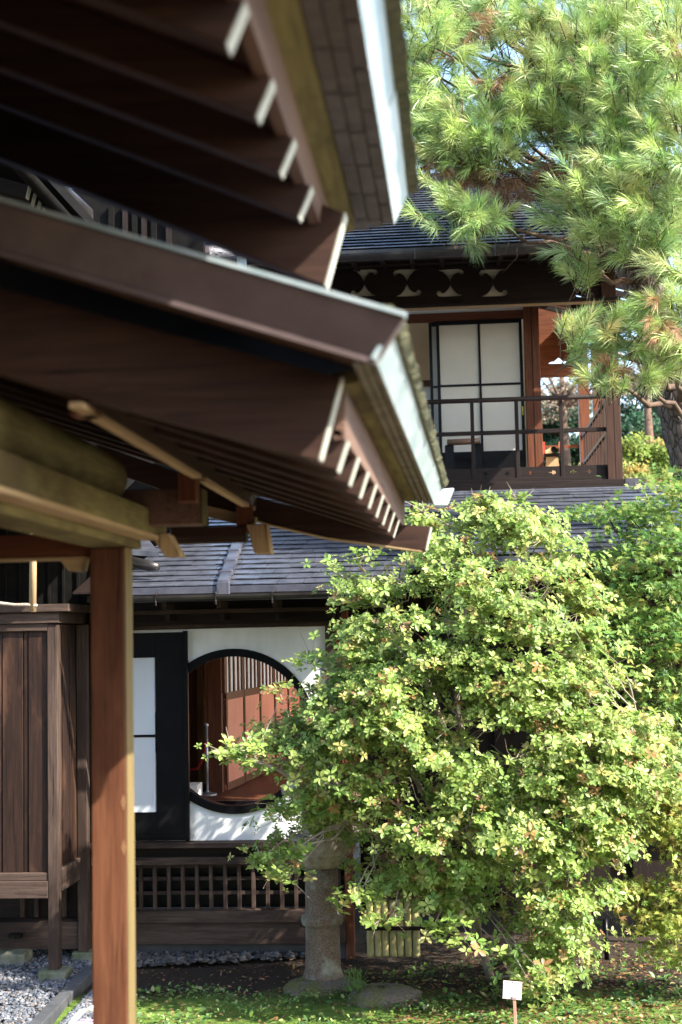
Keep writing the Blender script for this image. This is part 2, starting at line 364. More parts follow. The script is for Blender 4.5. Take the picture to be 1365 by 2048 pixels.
# wall plate (stacked beams) and log above it, all running away from the viewer
MB().bx(-1.40, -1.155, -4.4, 5.62, E(.395), E(.492)).build('wall_plate', M['olive_y'], por, bevel=.006)
MB().bx(-1.405, -1.152, -4.4, 5.44, E(.378), E(.395)).build('plate_moulding', M['tan_y'], por)
MB().bx(-1.385, -1.225, -4.4, 5.46, E(.346), E(.377)).build('lower_plate', M['olive_y'], por)
MB().tube([(-1.31, -4.4, E(.59)), (-1.31, 3.5, E(.592)), (-1.312, 5.1, E(.594)), (-1.312, 5.2, E(.594)), (-1.312, 5.25, E(.594)), (-1.312, 5.27, E(.594))], [.108, .105, .1, .096, .078, .045], 28).build('round_log_purlin', M['olive_y'], por, smooth=True)
# plate nose below the plate end and the hanging strut noses
def nose(x, y, zt, zb, wd, name='beam_nose', mt='tan_z', lean=.05):
    MB().prism([(x - wd / 2, zt), (x + wd / 2, zt), (x + wd / 2 + lean, zb), (x - wd * .35 + lean, zb)], y, y + .11).build(name, M[mt], por, bevel=.004)
nose(-1.155, 5.46, E(.405), E(.315), .075)
nose(-.90, 6.38, E(.505), E(.372), .092, lean=.02)
# lintel from the post to the left
MB().bx(-2.9, -1.392, 5.33, 5.43, E(.315), E(.405)).build('lintel', M['red_x'], por, bevel=.004)
MB().bx(-2.9, -1.393, 5.325, 5.43, E(.306), E(.3145)).build('lintel_edge', M['tan_x'], por)
for xx in (-1.46, -1.83):
    MB().prism([(xx - .055, E(.305)), (xx + .04, E(.305)), (xx + .03, E(.262)), (xx - .02, E(.262))], 5.34, 5.42).build('lintel_bracket', M['tan_x'], por)
# cross arms, struts and a thin pale strip painted as the purlin's lit underside
MB().bx(-1.30, -.962, 5.29, 5.41, E(.425), E(.562)).build('cross_arm', M['soffit'], por, bevel=.005)
MB().bx(-.961, -.952, 5.292, 5.408, E(.427), E(.56)).build('cross_arm_end', M['olive_z'], por)
MB().bx(-1.30, -.955, 6.40, 6.50, E(.452), E(.50)).build('cross_arm', M['porch_x'], por, bevel=.005)
MB().bx(-1.28, -.955, 6.405, 6.48, E(.428), E(.4515)).build('cross_arm', M['grey_x'], por)
for (y, zb, xa) in ((3.62, .585, -1.0), (5.19, .50, -1.025), (6.41, .47, -.995)):
    MB().bx(xa, xa + .068, y, y + .08, E(zb), E(.74)).build('strut', M['red_z'], por, bevel=.004)
MB().bx(-.972, -.928, 3.55, 6.6, E(.60), E(.66)).build('outer_purlin', M['porch_y'], por)
for y0, y1 in ((3.5, 5.18), (5.29, 6.40), (6.5, 6.6)):
    MB().bx(-.967, -.933, y0, y1, E(.585), E(.5995)).build('purlin_lit_strip', M['tan_y'], por)
MB().beam((-.92, 6.5, E(.52)), (-1.3, 6.5, E(.62)), .05, .05).build('brace', M['tan_x'], por)

def rafter_set(ys, x0, z0, slope, length, wd, ht, xend_out=.028, mt='porch_x'):
    for y in ys:
        a = np.array([x0 + .01 * (y - 3.6), z0]); d = np.array([-1, slope]) / math.hypot(1, slope); nrm = np.array([slope, 1]) / math.hypot(1, slope)
        b = a + d * length
        poly = [tuple(a), tuple(a + nrm * ht + [0, 0]), tuple(b + nrm * ht), tuple(b)]
        r = MB().prism(poly, y, y + wd).build('rafter', M[mt], por, bevel=.004)
        e = a - d * .004
        MB().prism([tuple(a - d * .0005), tuple(e), tuple(e + nrm * ht), tuple(a + nrm * ht - d * .0005)], y + .001, y + wd - .001).build('white_rafter_end', M['end_paint'], r)
        # lighter planed underside strip
    return
def eave(tag_, A, B, Cc, D, Em, Fm, y0, y1, slope, x_in, yf):
    """one eave edge extruded along Y, from fascia board to mossy top, each layer its own mesh"""
    fl = (.035, .08, -.04) if tag_ == 'lower' else (0, 0, 0)
    def SH(mb):                                   # the eave line spreads outwards a little towards its far corner
        def f(v):
            t = min(max((v[1] - y0) / (y1 - y0), 0), 1); u = min(max((v[0] - B[0]) / (D[0] - B[0]), 0), 1)
            return (v[0] + t * (fl[0] + (fl[1] - fl[0]) * u), v[1], v[2] + t * fl[2] * u)
        mb.v = [f(v) for v in mb.v]; return mb
    def ext(poly, name, mt, yy0=y0, yy1=y1, **k):
        SH(MB().prism(poly, yy0, yy1)).build(name, M[mt], por, **k)
    o = np.array
    up = lambda p, dx, dz: (p[0] + dx, p[1] + dz)
    ext([A, B, up(B, -.03, 0), up(A, -.03, 0)], 'fascia_board', 'soffit', yf)
    ext([up(B, -.03, .001), up(B, .0, .001), Cc, up(Cc, -.004, .03), up(B, -.03, .035)], 'eave_batten', 'olive_y', yf - .02)
    n = 3
    for k in range(n):
        t0, t1 = k / n, (k + 1) / n
        xa = Cc[0] + (D[0] - Cc[0]) * t0; xb = Cc[0] + (D[0] - Cc[0]) * t1; zz = Cc[1] + (D[1] - Cc[1]) * t0 - .004 + k * .004
        L = .26; y = y0 + rng.uniform(-.2, 0)
        mb = MB()
        while y < y1:
            a_, b_ = max(y, y0), min(y + L - .014, y1)
            if b_ - a_ > .02: mb.bx(xa + .004, xb, a_, b_, zz, zz + .02)
            y += L
        SH(mb).build('bark_course', M['bark_under' if tag_ == 'lower' else 'bark_shaded'], por)
    SH(MB().bx(Cc[0], D[0] - .002, y0, y1, Cc[1] + .021, Cc[1] + .03)).build('bark_backing', M['dark_seam'], por)
    # verdigris drip edge in folded lengths
    y = y0 - .02
    while y < y1:
        b_ = min(y + .62, y1 + .01)
        j = rng.normal(0, .002)
        ext([D, up(Em, j, 0), up(Em, -.012, .004), up(D, -.012, .006)], 'drip_edge', 'verdigris', y, b_ - .003)
        y += .62
    # mossy roof edge, slightly ragged
    ny = 150; yy = np.linspace(y0 - .03, y1 + .02, ny); mb = MB(); vs = []
    for y in yy:
        j = rng.normal(0, .003, 2)
        vs += [(Em[0] - .01, y, Em[1] + .001), (Em[0] + .012 + j[0], y, Em[1] + .006), (Fm[0] + j[1], y, Fm[1] + j[0] * .6), (Fm[0] - .03, y, Fm[1] + .03), (Fm[0] - .09, y, Fm[1] + .03)]
    fs = [(i * 5 + k, i * 5 + (k + 1) % 5, i * 5 + 5 + (k + 1) % 5, i * 5 + 5 + k) for i in range(ny - 1) for k in range(5)] + [(0, 1, 2, 3, 4), tuple((ny - 1) * 5 + k for k in range(5))]
    mb.add(vs, fs); SH(mb).build('mossy_roof_edge', M['moss_edge'], por)
    # sheathing over the rafters and the roof skin above it
    run = A[0] - x_in
    MB().prism([(A[0] - .005, A[1] + .004), (x_in, A[1] + .004 + run * slope), (x_in, A[1] + .02 + run * slope), (A[0] - .005, A[1] + .02)], max(y0 + .02, yf), y1 - .02).build('sheathing', M['porch_y'], por)
    r2 = Fm[0] - .09 - x_in
    MB().prism([(Fm[0] - .09, Fm[1] - .02), (Fm[0] - .09, Fm[1] + .025), (x_in, Fm[1] + .025 + r2 * slope), (x_in, Fm[1] - .02 + r2 * slope)], y0 - .02, y1 + .01).build('roof_skin', M['tile_dark'], por)

# lower tier
LY = [3.62] + [3.59 + .373 * i for i in range(1, 8)]
rafter_set(LY, -.300, E(.417), .345, 1.75, .052, .083)
sl_l = .345
eave('lower', (-.278, E(.497)), (-.275, E(.63)), (-.236, E(.642)), (-.178, E(.648)), (-.138, E(.722)), (-.108, E(.748)), 3.36, 6.80, sl_l, -2.1, 3.60)
# barge board at the near end of the lower tier, deep and slightly curved
def barge(x0, z0, slope, ln, ht, y, yw, sag=.02, mt='porch_x', name='barge_board', lab=None, out=.06):
    t = np.linspace(0, 1, 10); lo = [(x0 - ln * k, z0 + slope * ln * k - sag * math.sin(math.pi * k)) for k in t]
    hi = [(x0 + out - (ln + out) * k, z0 + ht + slope * (ln + out) * k - sag * math.sin(math.pi * k) - slope * out * 0) for k in t]
    o = MB().prism(lo + hi[::-1], y, y + yw).build(name, M[mt], por, lab, bevel=.004)
    a, b = np.array(lo[0]), np.array(hi[0])
    MB().prism([(a[0] + .0005, a[1]), (a[0] + .006, a[1] + .002), (b[0] + .006, b[1]), (b[0] + .0005, b[1])], y + .001, y + yw - .001).build('white_board_end', M['end_paint'], o)
    return o
barge(-.338, E(.436), .325, 1.8, .208, 3.53, .06)
# copper-clad verge at the near end, leaning outwards
def verge(y_lo, y_hi, D, Fm, slope, ln, name='verge_fascia', thick=.05):
    a0 = np.array([D[0] - .005, y_lo, D[1] + .004]); b0 = np.array([Fm[0] - .002, y_hi, Fm[1] - .005]); d = np.array([-1, 0, slope]) * ln
    bk = np.array([0, thick, 0])
    MB().add([a0, a0 + d, b0 + d, b0, a0 + bk, a0 + d + bk, b0 + d + bk, b0 + bk], [(0, 1, 2, 3), (7, 6, 5, 4), (0, 4, 5, 1), (3, 2, 6, 7), (0, 3, 7, 4), (1, 5, 6, 2)]).build(name, M['brown_copper'], por, bevel=.003)
    MB().beam(a0 + [-.002, -.004, -.004], a0 + d + [0, -.004, -.004], .012, .012).build('verge_lip', M['brown_copper'], por)
    MB().beam(b0 + [.004, .005, .007], b0 + d + [0, .005, .007], .03, .010).build('verge_cap', M['verdigris'], por)
verge(3.355, 3.31, (-.172, E(.645)), (-.105, E(.745)), .332, 1.9)
MB().prism([(-.18, E(.655)), (-2.0, E(.655 + .345 * 1.82)), (-2.0, E(.69 + .345 * 1.82)), (-.18, E(.69))], 3.37, 3.6).build('verge_soffit', M['soffit'], por)
# far corner: curved hip beam of the lower tier and the upturned corner flashing
pts = [(-.143, .379), (-.35, .405), (-.6, .452), (-.86, .52), (-1.2, .63), (-1.7, .82)]
tp = [(-.117, .488), (-.35, .515), (-.6, .56), (-.86, .63), (-1.2, .74), (-1.7, .93)]
hb = MB().prism([(x, E(z)) for x, z in pts] + [(x, E(z)) for x, z in tp[::-1]], 6.62, 6.72).build('hip_beam', M['porch_x'], por, bevel=.004)
MB().prism([(-.1425, E(.379)), (-.136, E(.381)), (-.110, E(.487)), (-.1165, E(.488))], 6.621, 6.719).build('white_board_end', M['end_paint'], hb)
MB().prism([(-.16, E(.372)), (-.6, E(.445)), (-.86, E(.512)), (-1.2, E(.622)), (-1.2, E(.629)), (-.86, E(.519)), (-.6, E(.4515)), (-.16, E(.3785))], 6.612, 6.715).build('hip_beam_edge', M['tan_x'], hb)
MB().add([(-.105, 6.78, E(.600)), (-.062, 6.78, E(.680)), (.002, 6.86, E(.690)), (-.032, 6.86, E(.605)), (-.11, 6.81, E(.602)), (-.067, 6.81, E(.682)), (-.003, 6.88, E(.694)), (-.037, 6.88, E(.609))],
         [(0, 1, 2, 3), (7, 6, 5, 4), (0, 4, 5, 1), (1, 5, 6, 2), (2, 6, 7, 3), (3, 7, 4, 0)]).build('corner_flashing', M['verdigris'], por, bevel=.008)

# upper tier
UY = [.68, 1.05, 1.41, 1.78, 2.14, 2.50, 2.865, 3.23, 3.59]
rafter_set(UY, -.385, E(1.08), .435, 1.9, .052, .088)
eave('upper', (-.362, E(1.165)), (-.348, E(1.255)), (-.285, E(1.275)), (-.166, E(1.287)), (-.122, E(1.383)), (-.086, E(1.392)), -4.5, 4.40, .435, -2.3, -4.4)
barge(-.352, E(.985), .44, 1.9, .21, 3.95, .07, sag=-.006, lab='deep end board of the upper tier with white painted tip')
MB().prism([(-.20, E(1.285)), (-2.2, E(1.285 + .87)), (-2.2, E(1.32 + .87)), (-.20, E(1.32))], 4.03, 4.41).build('verge_soffit', M['porch_x'], por)
# wall behind the rafters (the porch's inner side, out of view to the left) carrying the upper tier
MB().bx(-2.34, -2.28, -4.5, 6.4, 0, E(2.1)).build('inner_wall', M['dark_z'], por)
MB().bx(-9, 3.0, -4.72, -4.61, 0, 8.5).build('back_wall', M['dark_z'], por)  # unseen wall added behind the camera to block sky light from the porch

# ------------------------------------------------------------------ shingle roofs
def shingles(x0, x1, y0, y1, z0, slope, course, tw, parent, name='shingles', th=.0135, keep=None, gap=.005):
    mb = MB(); n = int((y1 - y0) / course) + 1
    for i in range(n):
        ya = y0 + i * course; yb = min(ya + course + .03, y1); z = z0 + (ya - y0) * slope
        x = x0 - (rng.uniform(0, tw))
        while x < x1:
            a_, b_ = max(x, x0), min(x + tw - gap, x1); x += tw
            if b_ - a_ < .02 or (keep and not keep((a_ + b_) / 2, ya)): continue
            j = rng.normal(0, .0014); zz = z + j
            # wedge: thick at the front, top tucked under the next course
            zb = z + (yb - ya) * slope
            f_ = th - .007
            mb.add([(a_, ya, zz + f_), (b_, ya, zz + f_), (b_, yb, zb - .010), (a_, yb, zb - .010), (a_, ya, zz + th), (b_, ya, zz + th), (b_, yb, zb - .004), (a_, yb, zb - .004)],
                   [(0, 3, 2, 1), (4, 5, 6, 7), (0, 1, 5, 4), (1, 2, 6, 5), (2, 3, 7, 6), (3, 0, 4, 7)])
    return mb.build(name, M['tile'], parent)

# ------------------------------------------------------------------ single-storey wing with the round window
wing = empty('round_window_wing', (-2.0, 12.3, 0), 'single-storey timber wing with a round moon window in a white wall and grey shingled roof', 'house')
YW = 12.3
MB().bx(-3.3, -.97, YW - .02, YW + .1, -.05, .115).build('plinth', M['plinth'], wing, bevel=.01)
MB().bx(-3.2, -1.02, YW - .10, YW + .02, .117, .30).build('sill_beam', M['grey_x'], wing, bevel=.006)
MB().bx(-3.2, -1.02, YW - .13, YW + .02, .302, .40).build('sill_board', M['grey_x'], wing, bevel=.006)
# under-floor lattice
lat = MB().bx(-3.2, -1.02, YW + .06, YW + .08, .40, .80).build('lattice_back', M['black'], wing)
for k in range(19):
    xx = -3.16 + k * .122
    MB().bx(xx, xx + .030, YW - .05, YW - .02, .402, .778).build('lattice_slat', M['grey_z'], wing)
for zz in (.52, .64, .745):
    MB().bx(-3.2, -1.02, YW - .018, YW + .0, zz, zz + .03).build('lattice_rail', M['grey_x'], wing)
MB().bx(-3.2, -1.0, YW - .09, YW + .02, .78, .845).build('rail_beam', M['grey_x'], wing, bevel=.005)
MB().bx(-3.2, -1.0, YW - .02, YW + .02, .847, .93).build('recess_board', M['dark_x'], wing)
MB().bx(-3.2, -1.0, YW - .15, YW + .02, .93, .972).build('window_sill', M['grey_x'], wing, bevel=.005)
# white wall with the round opening
cx, cz, ro = -1.955, 1.905, .708
circ = lambda r, n=72: [(cx + r * math.cos(2 * math.pi * k / n), cz + r * math.sin(2 * math.pi * k / n)) for k in range(n)]
wl = MB().prism([[(-3.1, .974), (-1.15, .974), (-1.15, 2.79), (-3.1, 2.79)], circ(ro - .01)], YW, YW + .08).build('white_wall', M['plaster'], wing)
rd = MB().prism([circ(ro), circ(ro - .068)], YW - .022, YW + .09).build('round_window_frame', M['black'], wing, bevel=.003)
MB().bx(-1.148, -1.07, YW - .03, YW + .08, .974, 2.95).build('wall_post', M['grey_z'], wing, bevel=.005)
MB().bx(-1.02, -.95, YW - .06, YW + .06, -.02, 3.0).build('corner_post', M['red_z'], wing, bevel=.005)
MB().bx(-3.2, -1.07, YW - .05, YW + .06, 2.792, 2.83).build('head_beam', M['grey_x'], wing, bevel=.004)
# sliding screen in front of the wall, left
x0, x1 = -2.93, -2.385; y0, y1 = YW - .06, YW - .028
scr = MB().bx(x1 - .245, x1, y0, y1, .985, 2.765).build('sliding_screen', M['black'], wing, 'black lacquered sliding screen with a frosted white pane', bevel=.003)
MB().bx(x0, x1 - .246, y0, y1, 2.55, 2.765).build('screen_head', M['black'], scr)
MB().bx(x0, x1 - .246, y0, y1, .985, 1.225).build('kick_panel', M['black'], scr)
MB().bx(x0, x1 - .255, y0 + .012, y0 + .016, 1.225, 2.55).build('pane', M['frost'], scr)
MB().bx(x0, x1 - .246, y0 + .004, y0 + .011, 1.865, 1.887).build('glazing_bar', M['black'], scr)
MB().bx(x0, x1 + .03, y0 - .012, y0 - .001, 1.008, 1.03).build('kick_rail', M['black'], scr)
MB().bx(x1 + .001, x1 + .04, y0 - .01, y1, .975, 2.775).build('screen_stile', M['black'], scr)
# eaves: soffit, purlins, blocks, gutter
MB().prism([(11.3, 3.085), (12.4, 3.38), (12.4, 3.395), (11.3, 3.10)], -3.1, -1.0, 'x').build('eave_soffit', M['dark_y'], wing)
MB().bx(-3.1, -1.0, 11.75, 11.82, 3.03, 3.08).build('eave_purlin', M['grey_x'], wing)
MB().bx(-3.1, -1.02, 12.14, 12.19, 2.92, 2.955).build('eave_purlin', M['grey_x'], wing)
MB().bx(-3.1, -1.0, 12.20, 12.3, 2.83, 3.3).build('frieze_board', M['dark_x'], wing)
for px in (345, 452, 560, 665):
    xx = at(px, 1245, 12.1)[0]
    MB().bx(xx - .02, xx + .02, 11.9, 12.2, 2.86, 2.918).build('bracket_block', M['dark_y'], wing)
    MB().bx(xx - .018, xx + .018, 11.75, 12.14, 2.956, 3.03).build('bracket_block', M['grey_y'], wing)
SLW = .276; XR = at(800, 1150, 11.35)[0]
shingles(-2.74, XR, 11.3, 15.25, 3.125, SLW, .185, .21, wing)
MB().bx(-2.74, XR, 11.285, 11.31, 3.065, 3.122).build('eave_fascia', M['tile_dark'], wing, bevel=.003)
MB().prism([(11.3, 3.105), (15.3, 3.105 + 4 * SLW), (15.3, 3.125 + 4 * SLW - .012), (11.3, 3.113)], -2.74, XR, 'x').build('roof_deck', M['dark_y'], wing)
MB().prism([(11.29, 3.04), (11.29, 3.145), (14.2, 3.145 + 2.9 * SLW), (14.2, 3.05 + 2.9 * SLW)], XR + .001, XR + .03, 'x').build('verge_board', M['tile_dark'], wing)
# raised batten cap running up the roof
b0, b1 = at(448, 1168, 11.3), at(486, 1062, 13.4)
a0 = np.array([b0[0], 11.27, 3.15]); a1 = np.array([b1[0], 13.5, 3.15 + 2.23 * SLW])
bt = MB().beam(a0, a1, .10, .05).build('roof_batten', M['tile_dark'], wing, bevel=.012)
MB().bx(a0[0] - .055, a0[0] + .055, 11.262, 11.284, 3.035, 3.16).build('batten_cap', M['tile_dark'], bt, bevel=.01)
for k in (.12, .3, .48, .7):
    c = a0 + (a1 - a0) * k; MB().beam(c - [.06, 0, -.012], c + [.06, 0, .012], .05, .05).build('batten_joint', M['tile_dark'], bt, bevel=.01)
pg = np.array([(-3.2, 11.2, 3.0), (-2.2, 11.2, 3.0), (-1.02, 11.2, 2.995)])
th = np.linspace(math.pi, 2 * math.pi, 9)
sec = [(11.205 + .052 * math.cos(t), 3.055 + .052 * math.sin(t)) for t in th]; ins = [(11.205 + .046 * math.cos(t), 3.055 + .046 * math.sin(t)) for t in th[::-1]]
gt = MB().prism(sec + ins, -2.74, -.93, 'x').build('gutter', M['gutter'], wing, smooth=False)
for px in (312, 432, 545, 658):
    xx = at(px, 1190, 11.15)[0]
    MB().tube([(xx, 11.27, 3.08), (xx, 11.20, 3.072), (xx, 11.148, 3.062), (xx, 11.145, 3.0), (xx, 11.15, 2.975)], .007, 6).build('gutter_hook', M['gutter'], gt)
# interior seen through the round window
MB().bx(-3.2, -.98, 12.42, 17.6, 1.22, 1.26).build('room_floor', M['red_x'], wing)
MB().bx(-2.30, -.98, 12.46, 12.5, .95, 1.262).build('floor_edge_board', M['red_x'], wing)
MB().bx(-2.30, -.98, 12.44, 12.5, 1.263, 1.29).build('floor_edge_rail', M['black'], wing)
MB().bx(-3.2, -2.31, 12.46, 12.5, .95, 1.262).build('floor_edge_board', M['plaster'], wing)
MB().bx(-3.2, -.6, 17.6, 17.66, .86, 3.2).build('back_wall', M['red_z'], wing)
MB().bx(-3.2, -3.14, 12.42, 17.6, .86, 3.2).build('side_wall', M['red_z'], wing)
MB().bx(-3.2, -.6, 12.42, 17.6, 3.2, 3.23).build('ceiling', M['tan_x'], wing)
xx = at(432, 1500, 13.4)[0]
MB().bx(xx - .075, xx + .06, 13.4, 13.52, .9, 3.2).build('room_post', M['red_z'], wing, bevel=.004)
xx = at(402, 1500, 14.2)[0]
MB().bx(xx - .03, xx + .03, 14.2, 14.3, .9, 3.2).build('room_post', M['tan_z'], wing)
MB().bx(xx - .6, xx - .03, 14.24, 14.28, .9, 3.2).build('plank_screen', M['red_z'], wing)
# inner sliding doors marching away to the right
d0 = np.array([at(450, 1500, 13.5)[0], 13.5]); d1 = np.array([at(600, 1500, 17.2)[0], 17.2])
for k in range(5):
    q0 = d0 + (d1 - d0) * (k / 5); q1 = d0 + (d1 - d0) * ((k + .97) / 5)
    P3 = lambda q, z: (q[0], q[1], z)
    dr = MB().beam(P3(q0, 1.70), P3(q1, 1.70), .03, .86).build('inner_door', M['pink_panel'], wing)
    MB().beam(P3(q0, 2.15), P3(q1, 2.15), .05, .07).build('door_rail', M['red_x'], dr)
    MB().beam(P3(q0, 1.30), P3(q1, 1.30), .05, .07).build('door_rail', M['red_x'], dr)
    MB().beam(P3(q0, 2.65), P3(q1, 2.65), .012, .95).build('door_paper', M['plaster'], dr)
    for j in range(5):
        q = q0 + (q1 - q0) * (j / 4.0); wdt = .05 if j in (0, 4) else .022
        qa = q - (q1 - q0) / np.linalg.norm(q1 - q0) * wdt; qb = q + (q1 - q0) / np.linalg.norm(q1 - q0) * wdt
        MB().beam(P3(qa, 2.65), P3(qb, 2.65), .04, .94).build('door_slat', M['red_z'], dr)
    qa = q0 + (q1 - q0) * .03
    MB().beam(P3(q0, 1.72), P3(qa + (q1 - q0) * .05, 1.72), .045, .80).build('door_stile', M['red_z'], dr)
# barrier post and white box standing inside
xx = at(414, 1500, 13.2)[0]
st = empty('barrier_post', (xx, 13.2, 1.26), 'slim steel barrier post with red cord standing inside the round window', 'barrier post')
MB().tube([(xx, 13.2, 1.27), (xx, 13.2, 1.88)], .013, 10).build('pole', M['steel'], st, smooth=True)
MB().lathe([(.0, .0), (.09, 0), (.09, .012), (.02, .03), (.014, .04)], (xx, 13.2, 1.26)).build('base', M['steel'], st)
MB().lathe([(.005, 0), (.02, .012), (.02, .03), (.005, .045)], (xx, 13.2, 1.88), 12).build('finial', M['steel'], st, smooth=True)
MB().tube([(xx, 13.19, 1.76), (xx - .03, 13.2, 1.6), (xx - .10, 13.25, 1.5), (xx - .25, 13.3, 1.47), (xx - .5, 13.3, 1.55)], .012, 8).build('cord', M['red_cord'], st, smooth=True)
p = at(386, 1590, 12.75)
bx_ = empty('display_box', (p[0] - .02, 12.7, 1.262), 'low white box with a red band inside the round window', 'box')
MB().bx(p[0] - .25, p[0] + .07, 12.6, 12.85, 1.30, 1.415).build('box_body', M['plaster'], bx_, bevel=.006)
MB().bx(p[0] - .25, p[0] + .07, 12.598, 12.85, 1.262, 1.299).build('red_band', M['red_cord'], bx_)

# ------------------------------------------------------------------ shutter cabinet
cab = empty('shutter_cabinet', (-3.5, 11.6, 0), 'tall weathered dark plank shutter cabinet on legs beside the orange porch post', 'cabinet')
YC = 11.4
xr = at(118, 1500, YC)[0]                  # right edge
xl = -4.6
ztop, zbot = at(60, 1250, YC)[2], at(60, 1745, YC)[2]
MB().bx(xr - .085, xr, YC - .03, YC + .07, .10, ztop).build('leg', M['grey_z'], cab, bevel=.006)
MB().bx(xr - .02, xr + .065, 12.02, 12.12, .10, ztop).build('leg', M['grey_z'], cab, bevel=.006)
xs_ = [-4.55] + [at(q, 1500, YC)[0] for q in (5, 47, 57, 102)]
for k in range(len(xs_) - 1):
    MB().bx(xs_[k] + .003, xs_[k + 1] - .003, YC + (.01 if k % 2 == 0 else .0), YC + .04, zbot, ztop).build('plank', M['plank_z'], cab, bevel=.003)
for k in range(5):
    ya = YC + .075 + k * .108
    MB().bx(xr - .05 + (k % 2) * .008, xr - .022 + (k % 2) * .008, ya, ya + .103, zbot - .0, ztop).build('side_plank', M['plank_z'], cab, bevel=.003)
MB().bx(xl, xr - .086, YC - .035, YC + .05, zbot - .20, zbot - .065).build('bottom_rail', M['grey_x'], cab, bevel=.005)
MB().bx(xl, xr - .086, YC - .02, YC + .05, zbot - .063, zbot).build('bottom_rail', M['grey_x'], cab, bevel=.005)
MB().bx(xr - .045, xr + .01, YC + .071, 12.02, zbot - .16, zbot + .02).build('side_rail', M['grey_y'], cab, bevel=.005)
MB().bx(xl, xr - .086, YC - .03, YC + .05, ztop - .05, ztop + .01).build('top_rail', M['grey_x'], cab, bevel=.004)
MB().bx(xl, xr + .02, YC - .05, 12.2, ztop + .011, ztop + .10).build('cornice', M['grey_x'], cab, bevel=.005)
MB().bx(xl, xr + .11, YC - .09, 12.25, ztop + .102, ztop + .165).build('cap_board', M['grey_x'], cab, bevel=.005)
for zz in (1.55, 2.05, 2.5):
    for xx in np.linspace(xl + .4, xr - .12, 7):
        pass
for x_, y_, s_, lb in ((xr - .043, YC + .02, .115, 'mossy square footing stone under the front leg of the shutter cabinet'), (xr + .022, 12.07, .09, 'pale grey footing stone under the rear leg of the shutter cabinet')):
    o = MB().prism([(x_ - s_, y_ - s_ * .9), (x_ + s_, y_ - s_), (x_ + s_, y_ + s_), (x_ - s_, y_ + s_ * .9)], -.03, .10, 'z').build('footing_stone', M['foot_stone'], None, bevel=.015)
    tag(o, lb, 'footing stone', 'footing stones of the cabinet')
o = MB().bx(-4.5, at(60, 1895, 12.0)[0], 11.85, 12.1, -.03, .12).build('stone_slab', M['foot_stone'], None, bevel=.02); tag(o, 'long mossy stone slab at left behind the gravel, under the wall', 'stone')

# ------------------------------------------------------------------ rear wing, dark, left of the round window
rear = empty('rear_wing', (-4.6, 13.0, 0), 'dark shadowed two-storey wing behind the porch, with white-tipped rafters and a downpipe', 'house')
MB().bx(-7.5, -2.95, 12.33, 12.45, .1, 4.6).build('wall', M['shade_black'], rear)
MB().prism([(10.5, 3.72), (12.33, 4.3), (12.33, 4.36), (10.5, 3.78)], -7.5, -2.6, 'x').build('low_eave', M['shade_black'], rear)
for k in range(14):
    xx = -4.9 + k * .13; MB().bx(xx, xx + .02, 12.305, 12.33, 2.6, 4.4).build('wall_batten', M['shade_black'], rear)
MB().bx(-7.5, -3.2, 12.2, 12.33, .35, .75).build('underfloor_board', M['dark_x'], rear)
for k in range(4):
    xx = at(40 + k * 28, 1780, 12.15)[0]; MB().bx(xx, xx + .035, 12.16, 12.19, .36, .82).build('lattice_slat', M['grey_z'], rear)
MB().bx(-5, -3.2, 12.05, 12.33, .118, .34).build('sill_beam', M['grey_x'], rear)
p = at(35, 1868, 12.04); MB().lathe([(.0, 0), (.06, 0), (.06, .03), (0, .035)], (p[0], 12.0, p[2] - .02), 16).build('vent_cap', M['black'], rear)
# upper wall and roof with rafters whose white ends face right
MB().bx(-7.5, -2.4, 13.6, 13.7, 3.4, 7.2).build('upper_wall', M['shade_black'], rear)
for k, px in enumerate((215, 243, 262, 281, 300, 330)):
    xx = at(px, 450, 13.5)[0]; MB().bx(xx, xx + .05, 13.55, 13.6, 4.8, 7.0).build('wall_post', M['dark_z' if k % 2 else 'shade_black'], rear)
for k in range(9):
    Y = 10.7 + k * .2
    r = MB().prism([(-3.3 - .02 * k, 6.19), (-3.275 - .02 * k, 6.29), (-5.4, 7.0), (-5.4, 6.9)], Y, Y + .07).build('rafter', M['dark_x'], rear)
    MB().prism([(-3.299 - .02 * k, 6.19), (-3.293 - .02 * k, 6.19), (-3.268 - .02 * k, 6.29), (-3.274 - .02 * k, 6.29)], Y + .001, Y + .069).build('white_rafter_end', M['end_paint'], r)
MB().prism([(-3.1, 6.30), (-3.1, 6.40), (-5.6, 7.3), (-5.6, 7.2)], 9.5, 12.9).build('roof', M['shade_black'], rear)
MB().tube([(-3.18, 9.6, 6.27), (-3.18, 12.6, 6.22)], .05, 12).build('gutter', M['shade_black'], rear, smooth=True)
a_, b_ = at(120, 372, 11.6), at(176, 424, 12.4)
dp = MB().tube([a_ + [0, 0, .12], a_, b_, b_ - [0, 0, .5]], .05, 14).build('downpipe', M['gutter'], rear, smooth=True)
a_ = at(100, 371, 11.3); MB().tube([a_ + [-.05, 0, .03], a_ + [-.02, 0, -.02], a_ + [.03, 0, .0], a_ + [.04, 0, .07]], .011, 8).build('pipe_hook', M['white_steel'], rear, smooth=True)
